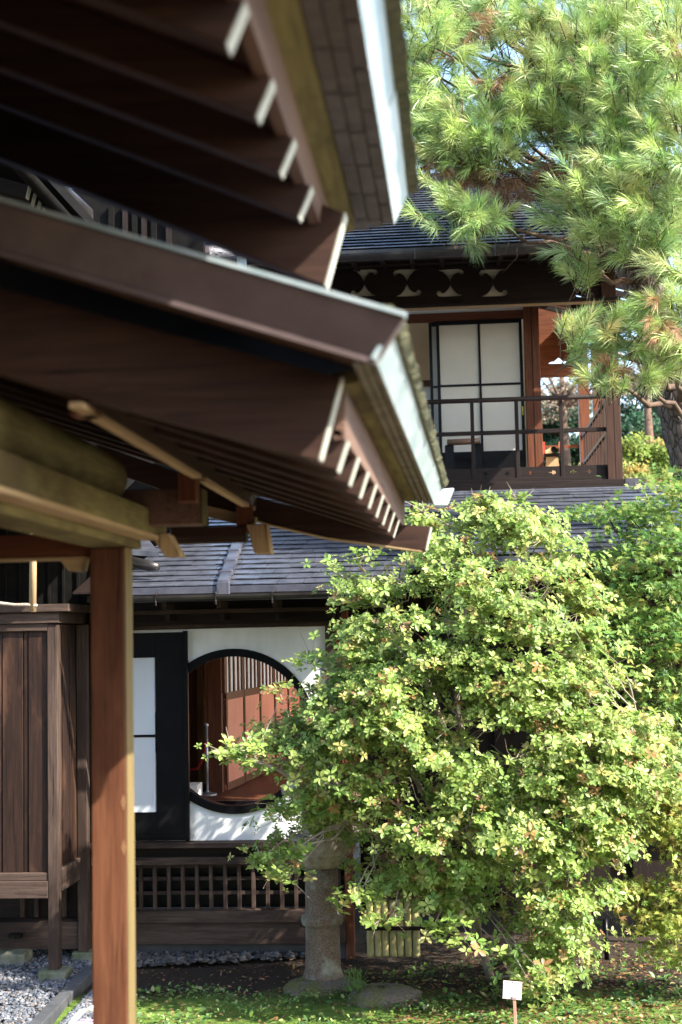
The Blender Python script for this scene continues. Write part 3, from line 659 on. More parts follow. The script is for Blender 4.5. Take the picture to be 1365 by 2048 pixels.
# stub of low roof and gutter end beside the porch post
a_ = at(262, 1082, 11.9); b_ = at(330, 1132, 11.5)
MB().add([at(235, 1070, 12.6), at(292, 1072, 12.6), at(318, 1104, 11.8), at(235, 1098, 11.8), at(235, 1078, 12.6), at(292, 1080, 12.6), at(318, 1114, 11.8), at(235, 1108, 11.8)],
         [(0, 1, 2, 3), (7, 6, 5, 4), (0, 4, 5, 1), (1, 5, 6, 2), (2, 6, 7, 3), (3, 7, 4, 0)]).build('low_roof_corner', M['tile'], rear)
MB().tube([at(240, 1118, 11.6), at(300, 1132, 11.5), at(318, 1134, 11.48)], [.045, .045, .03], 12).build('gutter_end', M['gutter'], rear, smooth=True)
for q in (85, 110):
    a_ = at(q, 1100, 9.0); MB().tube([a_ + [-.03, 0, .08], a_ + [-.01, 0, 0], a_ + [.04, 0, -.005], a_ + [.045, 0, .08]], .009, 8).build('pale_hook', M['white_steel'], rear, smooth=True)

# hanging pole and twig rail in front of the dark wall
a_, b_ = at(67, 1085, 8.5), at(66, 1224, 8.5)
hp = empty('hanging_pole', b_, 'pale round wooden pole hanging under the porch lintel with a twig rail through it', 'pole')
MB().tube([a_ + [0, 0, .25], a_, b_], .022, 12).build('pole', M['tan_z'], hp, smooth=True)
c_ = at(75, 1211, 8.49); MB().tube([c_, c_ - [.06, 0, -.004], c_ - [.14, 0, -.006], c_ - [.30, 0, -.028], c_ - [.6, 0, -.03]], [.009, .012, .010, .012, .011], 8).build('twig_rail', M['twig'], hp, smooth=True)

# ------------------------------------------------------------------ two-storey hall
hall = empty('two_storey_hall', (0, 15.5, 0), 'two-storey timber hall with railed upper veranda, shoji screens and carved frieze under a grey roof', 'house')
Y2 = 15.5
# lower roof skirt (same slope as the wing), eave set back
zr = 3.075 + .86 * SLW
shingles(XR + .03, 2.9, 12.15, 15.25, 3.125 + .85 * SLW, SLW, .195, .36, hall)
MB().prism([(12.15, 3.10 + .85 * SLW), (15.3, 3.10 + 4.0 * SLW), (15.3, 3.12 + 4.0 * SLW - .012), (12.15, 3.112 + .85 * SLW)], XR + .031, 2.9, 'x').build('roof_deck', M['dark_y'], hall)
MB().bx(XR + .031, 2.9, 12.13, 12.16, 3.25, 3.35).build('eave_fascia', M['tile_dark'], hall)
MB().bx(-.97, 2.2, 13.32, 17.6, 1.2, 1.26).build('bounce_floor', M['cream'], hall)  # unseen pale floor added to bounce sunlight onto the inner doors
MB().bx(-.55, 2.2, 17.6, 17.66, .1, 3.5).build('ground_floor_back', M['tan_wall'], hall)
MB().bx(-.95, 2.2, 13.2, 13.3, .2, 3.45).build('ground_floor_wall', M['dark_z'], hall)
for xx in (-.9, -.3, .3, .9, 1.5, 2.1):
    MB().bx(xx, xx + .12, 13.1, 13.2, .0, 3.4).build('ground_floor_post', M['dark_z'], hall)
MB().bx(-.95, 2.2, 13.12, 13.2, .78, .92).build('floor_beam', M['dark_x'], hall)
MB().bx(-.93, -.55, 13.16, 13.19, .2, .78).build('pale_board', M['grey_x'], hall)
MB().bx(-3.3, -.9, 15.46, 15.55, 2.9, 4.08).build('lower_wall', M['dark_z'], hall)
# ridge rolls where the skirt meets the upper floor
for k, (yy, zz, hh) in enumerate(((14.98, 4.145, .03), (15.12, 4.18, .03))):
    MB().bx(-2.3, 2.35 - k * .08, yy, yy + .2, zz, zz + hh).build('roof_flashing', M['tile'], hall, bevel=.012)
# floor beam with iron corner strap
zf = at(1100, 960, Y2)[2]
MB().bx(-2.4, 2.05, Y2 - .10, Y2 + .08, 4.08, zf - .02).build('floor_beam', M['dark_x'], hall, bevel=.006)
MB().bx(1.83, 2.06, Y2 - .106, Y2 + .086, 4.165, zf - .016).build('corner_strap', M['iron'], hall, bevel=.004)
for i in (1.87, 1.94, 2.01):
    for j in (4.20, 4.27): MB().lathe([(0, 0), (.009, 0), (.005, .006), (0, .008)], (i, Y2 - .108, j), 8).build('strap_nail', M['iron'], hall)
MB().bx(-2.4, 2.0, Y2 - .06, 19.0, zf - .06, zf - .021).build('veranda_floor', M['red_y'], hall)
# corner post
MB().bx(1.655, 1.815, Y2 - .07, Y2 + .07, zf - .02, 6.80).build('corner_post', M['post_brown'], hall, 'reddish square corner post of the upper veranda', bevel=.005)
MB().bx(1.739, 1.744, Y2 - .072, Y2 - .069, zf - .02, 6.3).build('post_groove', M['dark_z'], hall)
# railing
zt, zm = at(1100, 796, Y2)[2], at(1100, 862, Y2)[2]
XL = -2.4; XP = 1.654
MB().tube([(XL, Y2, zt), (XP, Y2, zt)], .026, 12).build('top_rail', M['dark_x'], hall, smooth=True)
MB().bx(XL, XP, Y2 - .018, Y2 + .018, zm - .022, zm + .022).build('middle_rail', M['dark_x'], hall, bevel=.003)
MB().bx(XL, XP, Y2 - .035, Y2 + .035, zf - .018, zf + .03).build('bottom_rail', M['dark_x'], hall, bevel=.003)
for k in range(7):
    xx = at(1124 - 89 * k, 880, Y2)[0]
    MB().bx(xx - .02, xx + .02, Y2 - .02, Y2 + .02, zf + .03, zt - .02).build('baluster', M['dark_z'], hall, bevel=.003)
# kick boards with pierced leaf shapes
def leafhole(cx_, cz_, s_, d):
    pts_ = [(1.6, .12), (.55, .12), (.62, .5), (.2, .75), (-.15, .55), (-.5, .45), (-.75, .0), (-.5, -.45), (-.15, -.55), (.2, -.75), (.62, -.5), (.55, -.12), (1.6, -.12)]
    return [(cx_ + d * a * s_, cz_ + b * s_) for a, b in pts_]
hz = (zf + .03 + zf + .135) / 2
holes = []
for px, d in ((1108, -1), (1145, 1), (1060, 1), (1180, -1), (1015, -1), (970, 1)):
    holes.append(leafhole(at(px, 940, Y2)[0], hz, .032, d))
MB().prism([[(XL, zf + .031), (XP, zf + .031), (XP, zf + .148), (XL, zf + .148)]] + holes, Y2 - .010, Y2 + .010).build('pierced_kick_board', M['dark_x'], hall)
# frieze: white board behind, carved dark board in front with real openings
zb, ztp = at(900, 588, Y2)[2], at(900, 535, Y2)[2]
MB().bx(-2.4, at(1028, 560, Y2)[0], Y2 + .03, Y2 + .05, 6.28, 6.85).build('frieze_backing', M['cream'], hall)
top = [(-.95, 1.0), (.55, 1.02), (.85, .98), (1.0, .8), (.98, .62), (.85, .52), (.72, .55), (.68, .66), (.6, .72), (.4, .68), (.2, .5), (.06, .25), (0, .06), (-.08, .25), (-.25, .55), (-.5, .8), (-.75, .9)]
hs = []
for px, mir in ((644, -1), (729, 1), (815, -1), (901, 1), (987, -1), (1160, -1)):
    c = at(px, 566 if px < 1100 else 573, Y2); s_ = .152
    if px < 1100: hs.append([(c[0] + mir * a * s_, c[2] + b * s_) for a, b in top])
    hs.append([(c[0] - mir * a * s_, c[2] - b * s_) for a, b in top])
zlo = min(b for h_ in hs for a, b in h_) - .03; zhi = max(b for h_ in hs for a, b in h_) + .04
MB().prism([[(-2.4, zlo), (1.654, zlo), (1.654, zhi), (-2.4, zhi)]] + hs, Y2 - .02, Y2 + .012).build('carved_frieze', M['dark_x'], hall)
# beams under and over the frieze
z1 = at(1000, 598, Y2)[2]
MB().bx(-2.4, 1.86, Y2 - .09, Y2 + .06, z1 - .045, zlo - .001).build('frieze_beam', M['dark_x'], hall, bevel=.005)
MB().bx(-2.4, 1.82, Y2 - .075, Y2 + .05, z1 - .085, z1 - .046).build('lintel_trim', M['tan_x'], hall, bevel=.003)
MB().bx(1.818, 1.86, Y2 - .07, Y2 + .02, z1 - .16, z1 - .046).build('bracket', M['tan_z'], hall)
MB().bx(-2.4, 1.654, Y2 - .06, Y2 + .05, zhi + .001, zhi + .12).build('upper_beam', M['dark_x'], hall, bevel=.005)
# room wall at the back of the veranda
Y3 = 16.4
q = lambda px, py: at(px, py, Y3)
MB().bx(-2.4, q(1048, 615)[0], Y3, Y3 + .05, q(960, 624)[2], q(960, 560)[2]).build('white_transom', M['plaster'], hall)
MB().bx(-2.4, q(1048, 615)[0], Y3 - .03, Y3 + .05, q(960, 640)[2], q(960, 624)[2] - .001).build('head_jamb', M['red_x'], hall)
MB().bx(q(1049, 700)[0], q(1079, 700)[0], Y3 - .08, Y3 + .10, zf - .02, 7.0).build('veranda_post', M['red_z'], hall, bevel=.004)
MB().bx(q(1063, 700)[0], q(1063, 700)[0] + .008, Y3 - .083, Y3 - .079, zf - .02, 7.0).build('post_groove', M['dark_z'], hall)
zs0, zs1 = zf - .02, q(960, 641)[2]
def screen(xa, xb, y, name, lab):
    s0 = MB().bx(xa, xa + .035, y, y + .03, zs0, zs1).build(name, M['black'], hall, lab)
    MB().bx(xb - .035, xb, y, y + .03, zs0, zs1).build('stile', M['black'], s0)
    MB().bx(xa + .036, xb - .036, y, y + .03, zs1 - .045, zs1).build('top_frame', M['black'], s0)
    zk = q(960, 903)[2]
    MB().bx(xa + .036, xb - .036, y + .004, y + .026, zs0, zk).build('kick_panel', M['black'], s0)
    for yy in (770, 866):
        z_ = q(960, yy)[2]; MB().bx(xa + .036, xb - .036, y, y + .012, z_ - .013, z_ + .013).build('glazing_bar', M['black'], s0)
    xm = (xa + xb) / 2; MB().bx(xm - .013, xm + .013, y - .002, y + .0135, zk, zs1 - .046).build('glazing_bar', M['black'], s0)
    MB().bx(xa + .03, xb - .03, y + .014, y + .02, zk, zs1 - .04).build('pane', M['shoji'], s0)
    return s0
xa, xb = q(876, 780)[0], q(1048, 780)[0]
screen(xa, xb, Y3 - .02, 'shoji_screen', 'front shoji screen with two columns of pale panes')
pass
screen(q(861, 780)[0], q(1030, 780)[0], Y3 + .025, 'shoji_screen', 'shoji screen slid behind the front one')
for px in (946, 1034):
    xx = q(px, 700)[0]
z_ = q(1047, 822)[2]; MB().bx(xb - .03, xb - .012, Y3 - .024, Y3 - .0205, z_ - .05, z_ + .05).build('door_pull', M['yellow'], hall)
xw = q(860, 700)[0]
MB().bx(-2.4, xw, Y3 + .9, Y3 + .95, q(830, 735)[2], 7.0).build('tan_wall', M['tan_wall'], hall)
MB().bx(-2.4, xw, Y3 + .86, Y3 + .95, q(830, 747)[2], q(830, 735)[2] - .001).build('wall_rail', M['red_x'], hall)
MB().bx(-2.4, xw, Y3 + .9, Y3 + .95, zf, q(830, 747)[2] - .002).build('white_panel', M['plaster'], hall)
MB().bx(-2.4, q(1070, 700)[0], Y3 + 2.3, Y3 + 2.36, zf, 7.0).build('inner_wall', M['tan_wall'], hall)
MB().bx(q(1070, 700)[0] - .06, q(1070, 700)[0], Y3 + .1, Y3 + 2.3, zf, 7.0).build('inner_side_wall', M['tan_wall'], hall)
# far end of the side veranda
Y4 = 18.75
q4 = lambda px, py: at(px, py, Y4)
for (a_, b_) in ((1157, 1178), (1186, 1212)):
    MB().bx(q4(a_, 800)[0], q4(b_, 800)[0], Y4 - .07, Y4 + .07, zf - .02, 7.0).build('veranda_post', M['red_z'], hall, bevel=.004)
MB().bx(q4(1075, 700)[0], q4(1157, 700)[0], Y4 - .05, Y4 + .05, q4(1110, 754)[2], q4(1110, 738)[2]).build('end_lintel', M['red_x'], hall)
hc = q4(1118, 724)
eh = [(hc[0] + a * .12, hc[2] + b * .055 + .01) for a, b in [(-1.2, -.6), (-.9, -.1), (-.45, .05), (-.2, .5), (0, .9), (.2, .5), (.45, .05), (.9, -.1), (1.2, -.6)]]
MB().prism([[(q4(1072, 700)[0], q4(1110, 738)[2] + .001), (q4(1157, 700)[0] - .001, q4(1110, 738)[2] + .001), (q4(1157, 700)[0] - .001, 7.3), (q4(1072, 700)[0], 7.3)], eh], Y4 - .02, Y4 + .02).build('end_frieze', M['red_x'], hall)
zz = q4(1140, 893)[2]; MB().bx(q4(1075, 893)[0], q4(1157, 893)[0], Y4 - .02, Y4 + .02, zz - .02, zz + .02).build('end_rail', M['red_x'], hall)
MB().bx(1.68, 1.72, Y2 + .075, Y4 - .075, zlo, 6.95).build('side_shade_board', M['dark_y'], hall)  # board added along the side to keep sun out of the veranda
# side railing of the veranda, running away at the right
xs = 1.70
for zz, hh in ((zt, .045), (zm, .04), (zf + .01, .05)):
    MB().bx(xs - .02, xs + .02, Y2 + .071, Y4 - .071, zz - hh / 2, zz + hh / 2).build('side_rail', M['dark_y'], hall)
for k in range(9):
    yy = Y2 + .35 + k * .33; MB().bx(xs - .018, xs + .018, yy, yy + .036, zf + .036, zt - .024).build('side_baluster', M['post_brown'], hall)
MB().bx(xs - .008, xs + .008, Y2 + .08, Y4 - .08, zf + .036, zf + .148).build('side_kick_board', M['dark_y'], hall)
# veranda ceiling rafters (sloping), and main roof
MB().bx(-2.4, 1.86, Y4 + .0, Y4 + .1, 6.86, 6.98).build('rear_beam', M['red_x'], hall)
for k in range(9):
    yy = Y2 + .25 + k * .38; MB().beam((.95, yy, 7.0), (2.25, yy, 6.62), .06, .07).build('veranda_rafter', M['dark_x'], hall)
YE, ZE, SU = 14.25, 6.60, .50
XE0, XE1 = -2.75, 2.75
shingles(XE0, XE1, YE, 18.6, ZE + .03, SU, .145, .45, hall, th=.026)
MB().prism([(YE, ZE + .012), (18.6, ZE + .012 + (18.6 - YE) * SU), (18.6, ZE + .028 + (18.6 - YE) * SU - .016), (YE, ZE + .018)], XE0, XE1, 'x').build('upper_roof_deck', M['dark_y'], hall)
MB().prism([(18.6, ZE + 4.35 * SU), (18.6, ZE + 4.35 * SU + .05), (21, ZE + 3.15 * SU), (21, ZE + 3.1 * SU)], XE0, XE1, 'x').build('rear_roof_slope', M['tile_dark'], hall)
MB().bx(XE0, XE1, YE - .025, YE + .005, ZE - .085, ZE + .026).build('upper_eave_fascia', M['gutter'], hall, bevel=.004)
MB().prism([(YE + .01, ZE - .03), (Y2 + .1, ZE + .18), (Y2 + .1, ZE + .2), (YE + .01, ZE - .012)], XE0, XE1, 'x').build('upper_soffit', M['dark_y'], hall)
for k in range(16):
    xx = XE0 + .2 + k * .31; MB().beam((xx, YE + .05, ZE - .03), (xx, Y2, ZE + .16), .05, .055).build('eave_rafter', M['dark_y'], hall)
MB().bx(XE0, 1.9, Y2 - .55, Y2 - .48, ZE + .05, ZE + .12).build('eave_purlin', M['dark_x'], hall)
sec = [(YE - .08 + .06 * math.cos(t), ZE - .04 + .06 * math.sin(t)) for t in th]; ins = [(YE - .08 + .053 * math.cos(t), ZE - .04 + .053 * math.sin(t)) for t in th[::-1]]
g2 = MB().prism(sec + ins, XE0, XE1 + .02, 'x').build('upper_gutter', M['gutter'], hall)
for px in (830, 990):
    xx = at(px, 505, YE - .14)[0]; MB().tube([(xx, YE - .02, ZE + .0), (xx, YE - .145, ZE - .02), (xx, YE - .148, ZE - .13)], .006, 6).build('gutter_hook', M['gutter'], g2)
for px, py in ((745, 443), (925, 437), (1018, 437), (1112, 431), (780, 400), (1010, 398), (1080, 395)):
    d = ray(px, py); # intersect the roof plane
    tt = (ZE + .05 - SU * YE - EYE) / (d[2] - SU * d[1]); c = C0 + d * tt
    MB().prism([(c[0] - .06, c[2] - .01), (c[0] + .07, c[2] - .01), (c[0] + .05, c[2] + .03), (c[0] - .04, c[2] + .03)], c[1] - .03, c[1] + .05).build('snow_guard', M['black'], hall)
# downpipe and a sunlit gutter end at the left end of the upper eave
pa = at(483, 512, 13.9); MB().bx(pa[0] - .045, pa[0] + .045, 13.9, 13.96, pa[2] - .7, pa[2]).build('downpipe', M['verdigris'], hall, 'pale square downpipe', bevel=.006)
pb = at(425, 500, 13.8); pc = at(510, 500, 13.8)
MB().bx(pb[0] - .6, pc[0] + .02, 13.75, 13.88, pb[2] - .045, pb[2] + .03).build('gutter_box', M['brown_copper'], hall, bevel=.005)

# bamboo racks on the upper veranda
def rack(px0, px1, py, Y, lab):
    a, b = at(px0, py, Y), at(px1, py - 3, Y + .05)
    o = empty('bamboo_rack', (*((a + b) / 2)[:2], zf - .02), lab, 'bamboo rack', 'bamboo racks on the upper veranda')
    MB().tube([a, (a + b) / 2, b], .035, 14).build('bamboo_pole', M['bamboo_brown'], o, smooth=True)
    for e in (a + (b - a) * .06, a + (b - a) * .9):
        s1 = MB().bx(e[0] - .05, e[0] + .05, Y - .03, Y + .09, zf - .02, e[2] - .036).build('stand', M['black'], o)
        MB().bx(e[0] - .05, e[0] + .05, Y - .035, Y + .095, zf - .021, zf + .02).build('foot', M['black'], s1)
rack(895, 960, 885, 15.85, 'brown bamboo pole on a black stand before the shoji screens')
# second rack points away from the viewer
a, b = at(1108, 899, 16.6), at(1095, 905, 18.0)
o = empty('bamboo_rack', (a[0], 16.8, zf - .02), 'bamboo pole seen end-on between red prongs beside the veranda post', 'bamboo rack', 'bamboo racks on the upper veranda')
MB().tube([a, b], .037, 14, cap=False).build('bamboo_pole', M['bamboo'], o, smooth=True)
MB().tube([a + [0, .012, 0], a + [0, .02, 0]], .03, 14).build('hollow', M['black'], o)
s1 = MB().bx(a[0] - .11, a[0] + .08, 16.65, 16.75, a[2] - .075, a[2] - .038).build('stand', M['dark_x'], o)
MB().prism([(a[0] - .12, zf - .02), (a[0] + .09, zf - .02), (a[0] + .05, a[2] - .076), (a[0] - .08, a[2] - .076)], 16.66, 16.74).build('stand_leg', M['tan_z'], s1)
for dx in (-.12, .07): MB().bx(a[0] + dx, a[0] + dx + .025, 16.65, 16.75, a[2] - .037, a[2] + .10).build('prong', M['red_lacquer'], s1)

# cobwebs
def web(px, py, Y, wpx, hpx, n, lab):
    mb = MB(); c = at(px, py, Y); s_ = Y / FPX
    for k in range(n):
        a = c + np.array([rng.uniform(-.5, .5) * wpx * s_, rng.uniform(-.03, .03), rng.uniform(-.5, .5) * hpx * s_]); b = c + np.array([rng.uniform(-.5, .5) * wpx * s_, rng.uniform(-.03, .03), rng.uniform(-.5, .5) * hpx * s_])
        mb.tube([a, (a + b) / 2 - [0, 0, .012], b], .0013, 3)
    tag(mb.build('cobweb', M['web']), lab, 'cobweb', 'cobwebs under the eaves')
web(445, 500, 13.70, 55, 26, 46, 'wide sunlit cobweb at the gutter end between the two porch roof tiers')
web(178, 450, 13.4, 14, 12, 12, 'tiny white cobweb on the dark wall below the left downpipe')

# ------------------------------------------------------------------ stone lantern on its mossy rock
LX, LYY = at(645, 1840, 11.3)[:2]
def lz(py): return at(645, py, 11.3)[2]
def rock(name, c, rx, ry, rz, lab, cat, mt, seed):
    r_ = np.random.default_rng(seed); n, m2 = 28, 12; V = []
    ph = r_.uniform(0, 6.28, 8)
    for i in range(m2):
        v = math.pi / 2 * i / (m2 - 1)
        for k in range(n):
            u_ = 2 * math.pi * k / n; d = 1 + .10 * math.sin(2 * u_ + ph[0]) + .07 * math.sin(3 * u_ + ph[1] + v * 2) + .05 * math.sin(7 * u_ + ph[2] + 3 * v) + r_.normal(0, .018)
            V.append((c[0] + rx * d * math.cos(u_) * math.cos(v) ** .7, c[1] + ry * d * math.sin(u_) * math.cos(v) ** .7, c[2] - .04 + rz * (math.sin(v) ** .8) * (1 + r_.normal(0, .02))))
    F = [(i * n + k, i * n + (k + 1) % n, (i + 1) * n + (k + 1) % n, (i + 1) * n + k) for i in range(m2 - 1) for k in range(n)]
    o = MB().add(V, F).build(name, mt, None, smooth=True, origin=c); tag(o, lab, cat); return o
def moss_rock_mat():
    m_, t, b = mat_new('mossy_rock'); n1 = _noise(t, 6, detail=8, rough=.7); n2 = _noise(t, 55, detail=4)
    c = _mix(t, _ramp(t, n1, [(.42, (0, 0, 0)), (.55, (1, 1, 1))]), _ramp(t, n2, [(.3, (.05, .055, .015)), (.7, (.16, .15, .035))]), _ramp(t, n2, [(.3, (.08, .06, .045)), (.7, (.17, .14, .11))]))
    t.links.new(c, b.inputs['Base Color']); b.inputs['Roughness'].default_value = .95; _bump(t, b, n2, 1, .02); return m_
M['moss_rock'] = moss_rock_mat()
rock('mossy_rock', (LX, LYY - .05, 0), .31, .28, .11, 'flat mossy rock under the stone lantern', 'rock', M['moss_rock'], 3)
c = atz(770, 2000, 0); rock('moss_mound', (c[0], c[1], 0), .30, .24, .14, 'low moss-grown mound between the lantern and the shrub stem', 'mound', M['moss_rock'], 5)
lan = empty('stone_lantern', (LX, LYY, .10), 'round weathered stone lantern standing on the flat mossy rock, half hidden by shrub leaves', 'stone lantern')
zb0 = lz(1958); H = lambda py: lz(py) - zb0
def stone_mat():
    m_, t, b = mat_new('lichen_stone'); n1 = _noise(t, 5, detail=8, rough=.7); n2 = _noise(t, 70, detail=4); n3 = _noise(t, 11, detail=6)
    c = _mix(t, _ramp(t, n1, [(.5, (0, 0, 0)), (.64, (1, 1, 1))]), _ramp(t, n2, [(.3, (.07, .045, .032)), (.7, (.20, .14, .10))]), _ramp(t, n3, [(.3, (.13, .15, .10)), (.7, (.30, .29, .235))]))
    t.links.new(c, b.inputs['Base Color']); b.inputs['Roughness'].default_value = .92; _bump(t, b, n2, .8, .012); return m_
M['lichen'] = stone_mat()
MB().lathe([(.0, 0), (.155, 0), (.160, .02), (.152, .045), (.139, .085), (.132, H(1852)), (.134, H(1851)), (.160, H(1847)), (.165, H(1841)), (.165, H(1835)), (.160, H(1830)), (.134, H(1826.5)), (.131, H(1825)), (.129, H(1780)), (.131, H(1734))], (LX, LYY, zb0), 40).build('shaft', M['lichen'], lan, smooth=True)
MB().lathe([(.138, H(1733)), (.17, H(1726)), (.235, H(1705)), (.25, H(1688)), (.25, H(1672)), (.0, H(1671))], (LX, LYY, zb0), 40).build('platform', M['stone'], lan, smooth=False)
MB().lathe([(.14, H(1670)), (.15, H(1660)), (.15, H(1600)), (.0, H(1599))], (LX, LYY, zb0), 6).build('fire_box', M['stone'], lan)
MB().lathe([(.16, H(1598)), (.30, H(1588)), (.31, H(1576)), (.2, H(1550)), (.08, H(1528)), (.07, H(1520)), (.09, H(1512)), (.06, H(1498)), (.0, H(1485))], (LX, LYY, zb0), 6).build('roof', M['stone'], lan)

# ------------------------------------------------------------------ bamboo sleeve fence behind the shrub
bf = empty('bamboo_screen', (-.55, 12.0, 0), 'short screen of thick upright bamboo logs behind the shrub, right of the lantern', 'bamboo fence')
for k, px in enumerate((742, 758, 772, 788, 802, 818, 834)):
    a, b = at(px, 1912, 12.0), at(px, 1795 - 8 * (k % 3), 12.0)
    xx = a[0]
    mb = MB(); z_ = a[2]; n = 3
    pts_ = []; rr = []
    for j in range(n):
        za = z_ + (b[2] - z_) * j / n; zb_ = z_ + (b[2] - z_) * (j + 1) / n
        pts_ += [(xx, 12.0, za), (xx, 12.0, za + .02), (xx, 12.0, (za + zb_) / 2), (xx, 12.0, zb_ - .015)]; rr += [.034, .031, .030, .032]
    mb.tube(pts_, rr, 12).build('bamboo_log', M['bamboo'], bf, smooth=True)
MB().bx(-.85, -.3, 11.96, 12.04, .53, .60).build('cap_rail', M['grey_x'], bf, bevel=.006)
MB().bx(-.85, -.3, 11.94, 11.97, .28, .31).build('tie_rail', M['dark_x'], bf, bevel=.004)

# ------------------------------------------------------------------ plant label on a stake
p = atz(1033, 2090, 0); SY = p[1]
sg = empty('plant_label', (p[0], SY, 0), 'small pink-white plant label plate on a thin reddish stake in the moss', 'sign')
c = at(1025, 1984, SY)
MB().beam((p[0], SY, -.05), (c[0] + .012, SY + .006, c[2] - .02), .020, .012, (0, 1, 0)).build('stake', wood('pink_stake', (.36, .16, .12), (.48, .25, .19), 'z'), sg, bevel=.002)
wd, ht = .062, .058
tl = math.radians(-5)
def plate(u0, u1, v0, v1, y0, y1):
    def R(u_, v): return (c[0] + u_ * math.cos(tl) - v * math.sin(tl), c[2] + .012 + u_ * math.sin(tl) + v * math.cos(tl))
    return MB().prism([R(u0, v0), R(u1, v0), R(u1, v1), R(u0, v1)], SY + y0, SY + y1)
pl = plate(-wd, wd, -ht, ht, -.006, 0).build('plate', plain('pink_plate', (.78, .58, .58), (.74, .53, .53), .5), sg, bevel=.002)
plate(-wd + .004, wd - .004, -ht + .016, ht - .014, -.009, -.0065).build('paper', plain('white_card', (.82, .80, .82), (.78, .77, .80), .5), pl)
for v in (ht - .008, -ht + .009):
    plate(-.004, .004, v - .004, v + .004, -.010, -.0065).build('screw', M['iron'], pl)
plate(.008, .03, -ht + .007, -ht + .014, -.008, -.0062).build('mark', plain('faded_ink', (.30, .24, .26), None, .8), pl)
plate(-.045, .03, ht - .034, ht - .027, -.0105, -.0092).build('mark', plain('faded_line', (.62, .60, .68), None, .8), pl)

# thin black stake under the shrub, and the carrier at the post
p = at(1213, 1888, 12.2); tag(MB().tube([(p[0], 12.2, -.02), (p[0], 12.2, at(1213, 1838, 12.2)[2])], .02, 10).build('garden_stake', M['black'], None, smooth=True), 'short black garden stake in the shade right of the shrub', 'stake')
p = at(168, 2075, 7.0); bg_ = empty('carrier_bag', (p[0], 7.05, 0), 'pink bag with a curved cream handle at the foot of the porch post', 'bag')
zt_ = p[2]
MB().prism([(p[0] - .10, 0), (p[0] + .12, 0), (p[0] + .09, zt_ + .06), (p[0] - .06, zt_ + .06)], 7.0, 7.12).build('body', plain('pink_cloth', (.75, .50, .62), (.68, .44, .56), .8), bg_, bevel=.02)
MB().tube([(p[0] - .10, 7.04, zt_ - .02), (p[0] - .075, 7.04, zt_ + .06), (p[0] - .02, 7.04, zt_ + .115), (p[0] + .03, 7.04, zt_ + .13), (p[0] + .07, 7.04, zt_ + .10), (p[0] + .09, 7.04, zt_)], .014, 10).build('handle', plain('cream_handle', (.78, .74, .58), None, .6), bg_, smooth=True)

# ------------------------------------------------------------------ foliage generators
def pick(cols, wts, n, jit=.18):
    c = np.array(cols)[rng.choice(len(cols), n, p=np.array(wts) / sum(wts))]
    return np.clip(c * rng.uniform(1 - jit, 1 + jit, (n, 1)) * rng.uniform(.93, 1.07, (n, 3)), 0, 1)
def whorl_leaves(Cn, axis, k, size, cols, wts, cup=.25, flat=None):
    n = len(Cn); A = unit(axis); ref = unit(rng.normal(0, 1, (n, 3))); T = unit(np.cross(A, ref)); B = np.cross(A, T)
    th_ = (np.arange(k) / k * 2 * math.pi)[None] + rng.normal(0, .22, (n, k))
    rad = T[:, None] * np.cos(th_)[..., None] + B[:, None] * np.sin(th_)[..., None]
    D = rad + A[:, None] * rng.normal(cup, .25, (n, k, 1)); N = A[:, None] - rad * cup + rng.normal(0, .2, (n, k, 3))
    L = size * rng.uniform(.5, 1.4, (n, 1)) * rng.uniform(.75, 1.2, (n, k))
    P = Cn[:, None] + rad * .004
    wc = pick(cols, wts, n)
    col = np.repeat(wc[:, None], k, 1).reshape(-1, 3) * rng.uniform(.85, 1.15, (n * k, 1))
    Lf = L.reshape(-1)
    V, F = leaf_mesh(P.reshape(-1, 3), D.reshape(-1, 3), N.reshape(-1, 3), Lf, Lf * rng.uniform(.5, .62, n * k), droop=.12)
    return V, F, np.repeat(col, 6, 0)
def crown_points(poly, nclump, per, Yc, depth, rad, edge=120, flatz=.45, front=.65):
    """clump centres inside an outline, bulging towards the viewer, then sprays round each"""
    P = sample_poly(poly, nclump); d = edge_dist(P, poly); T = depth * np.sqrt(np.clip(d / edge, .04, 1))
    s_ = np.where(rng.random(nclump) < front, -rng.uniform(.55, 1, nclump), rng.uniform(-1, 1, nclump))
    Y = Yc + s_ * T
    cc = px_atv(P, Y); n = rng.poisson(per, nclump); idc = np.repeat(np.arange(nclump), n)
    off = rng.normal(0, 1, (len(idc), 3)) * rad * np.array([1, .9, flatz]) * rng.uniform(.6, 1.4, nclump)[idc][:, None]
    return cc, idc, cc[idc] + off, off

# ---- big garden shrub
shp = [(985, 998), (1050, 1010), (1110, 1062), (1135, 1110), (1180, 1180), (1205, 1270), (1240, 1330), (1285, 1410), (1345, 1470), (1350, 1550), (1290, 1610), (1255, 1690), (1205, 1745), (1190, 1820), (1150, 1880), (1120, 1945), (1065, 1980), (1040, 1960), (1075, 1890), (1010, 1830), (960, 1800), (905, 1870), (865, 1800), (800, 1770), (745, 1745), (715, 1680), (640, 1650), (575, 1730), (525, 1715), (590, 1650), (575, 1600), (530, 1545), (520, 1500), (562, 1458), (598, 1400), (602, 1342), (672, 1300), (705, 1200), (700, 1155), (775, 1130), (840, 1040), (910, 1070), (950, 1010)]
sh = empty('garden_shrub', (*atz(985, 1968, 0)[:2], 0), 'large sunlit yellow-green shrub with whorled leaves in front of the house', 'shrub')
GREEN = [(.225, .315, .070), (.285, .375, .088), (.175, .275, .062), (.345, .41, .11), (.43, .39, .125), (.40, .23, .09), (.24, .13, .07)]
GW = [.30, .28, .17, .14, .075, .03, .015]
cc, idc, PP, off = crown_points(shp, 640, 33, 10.85, 1.0, .115, flatz=.30, front=.72)
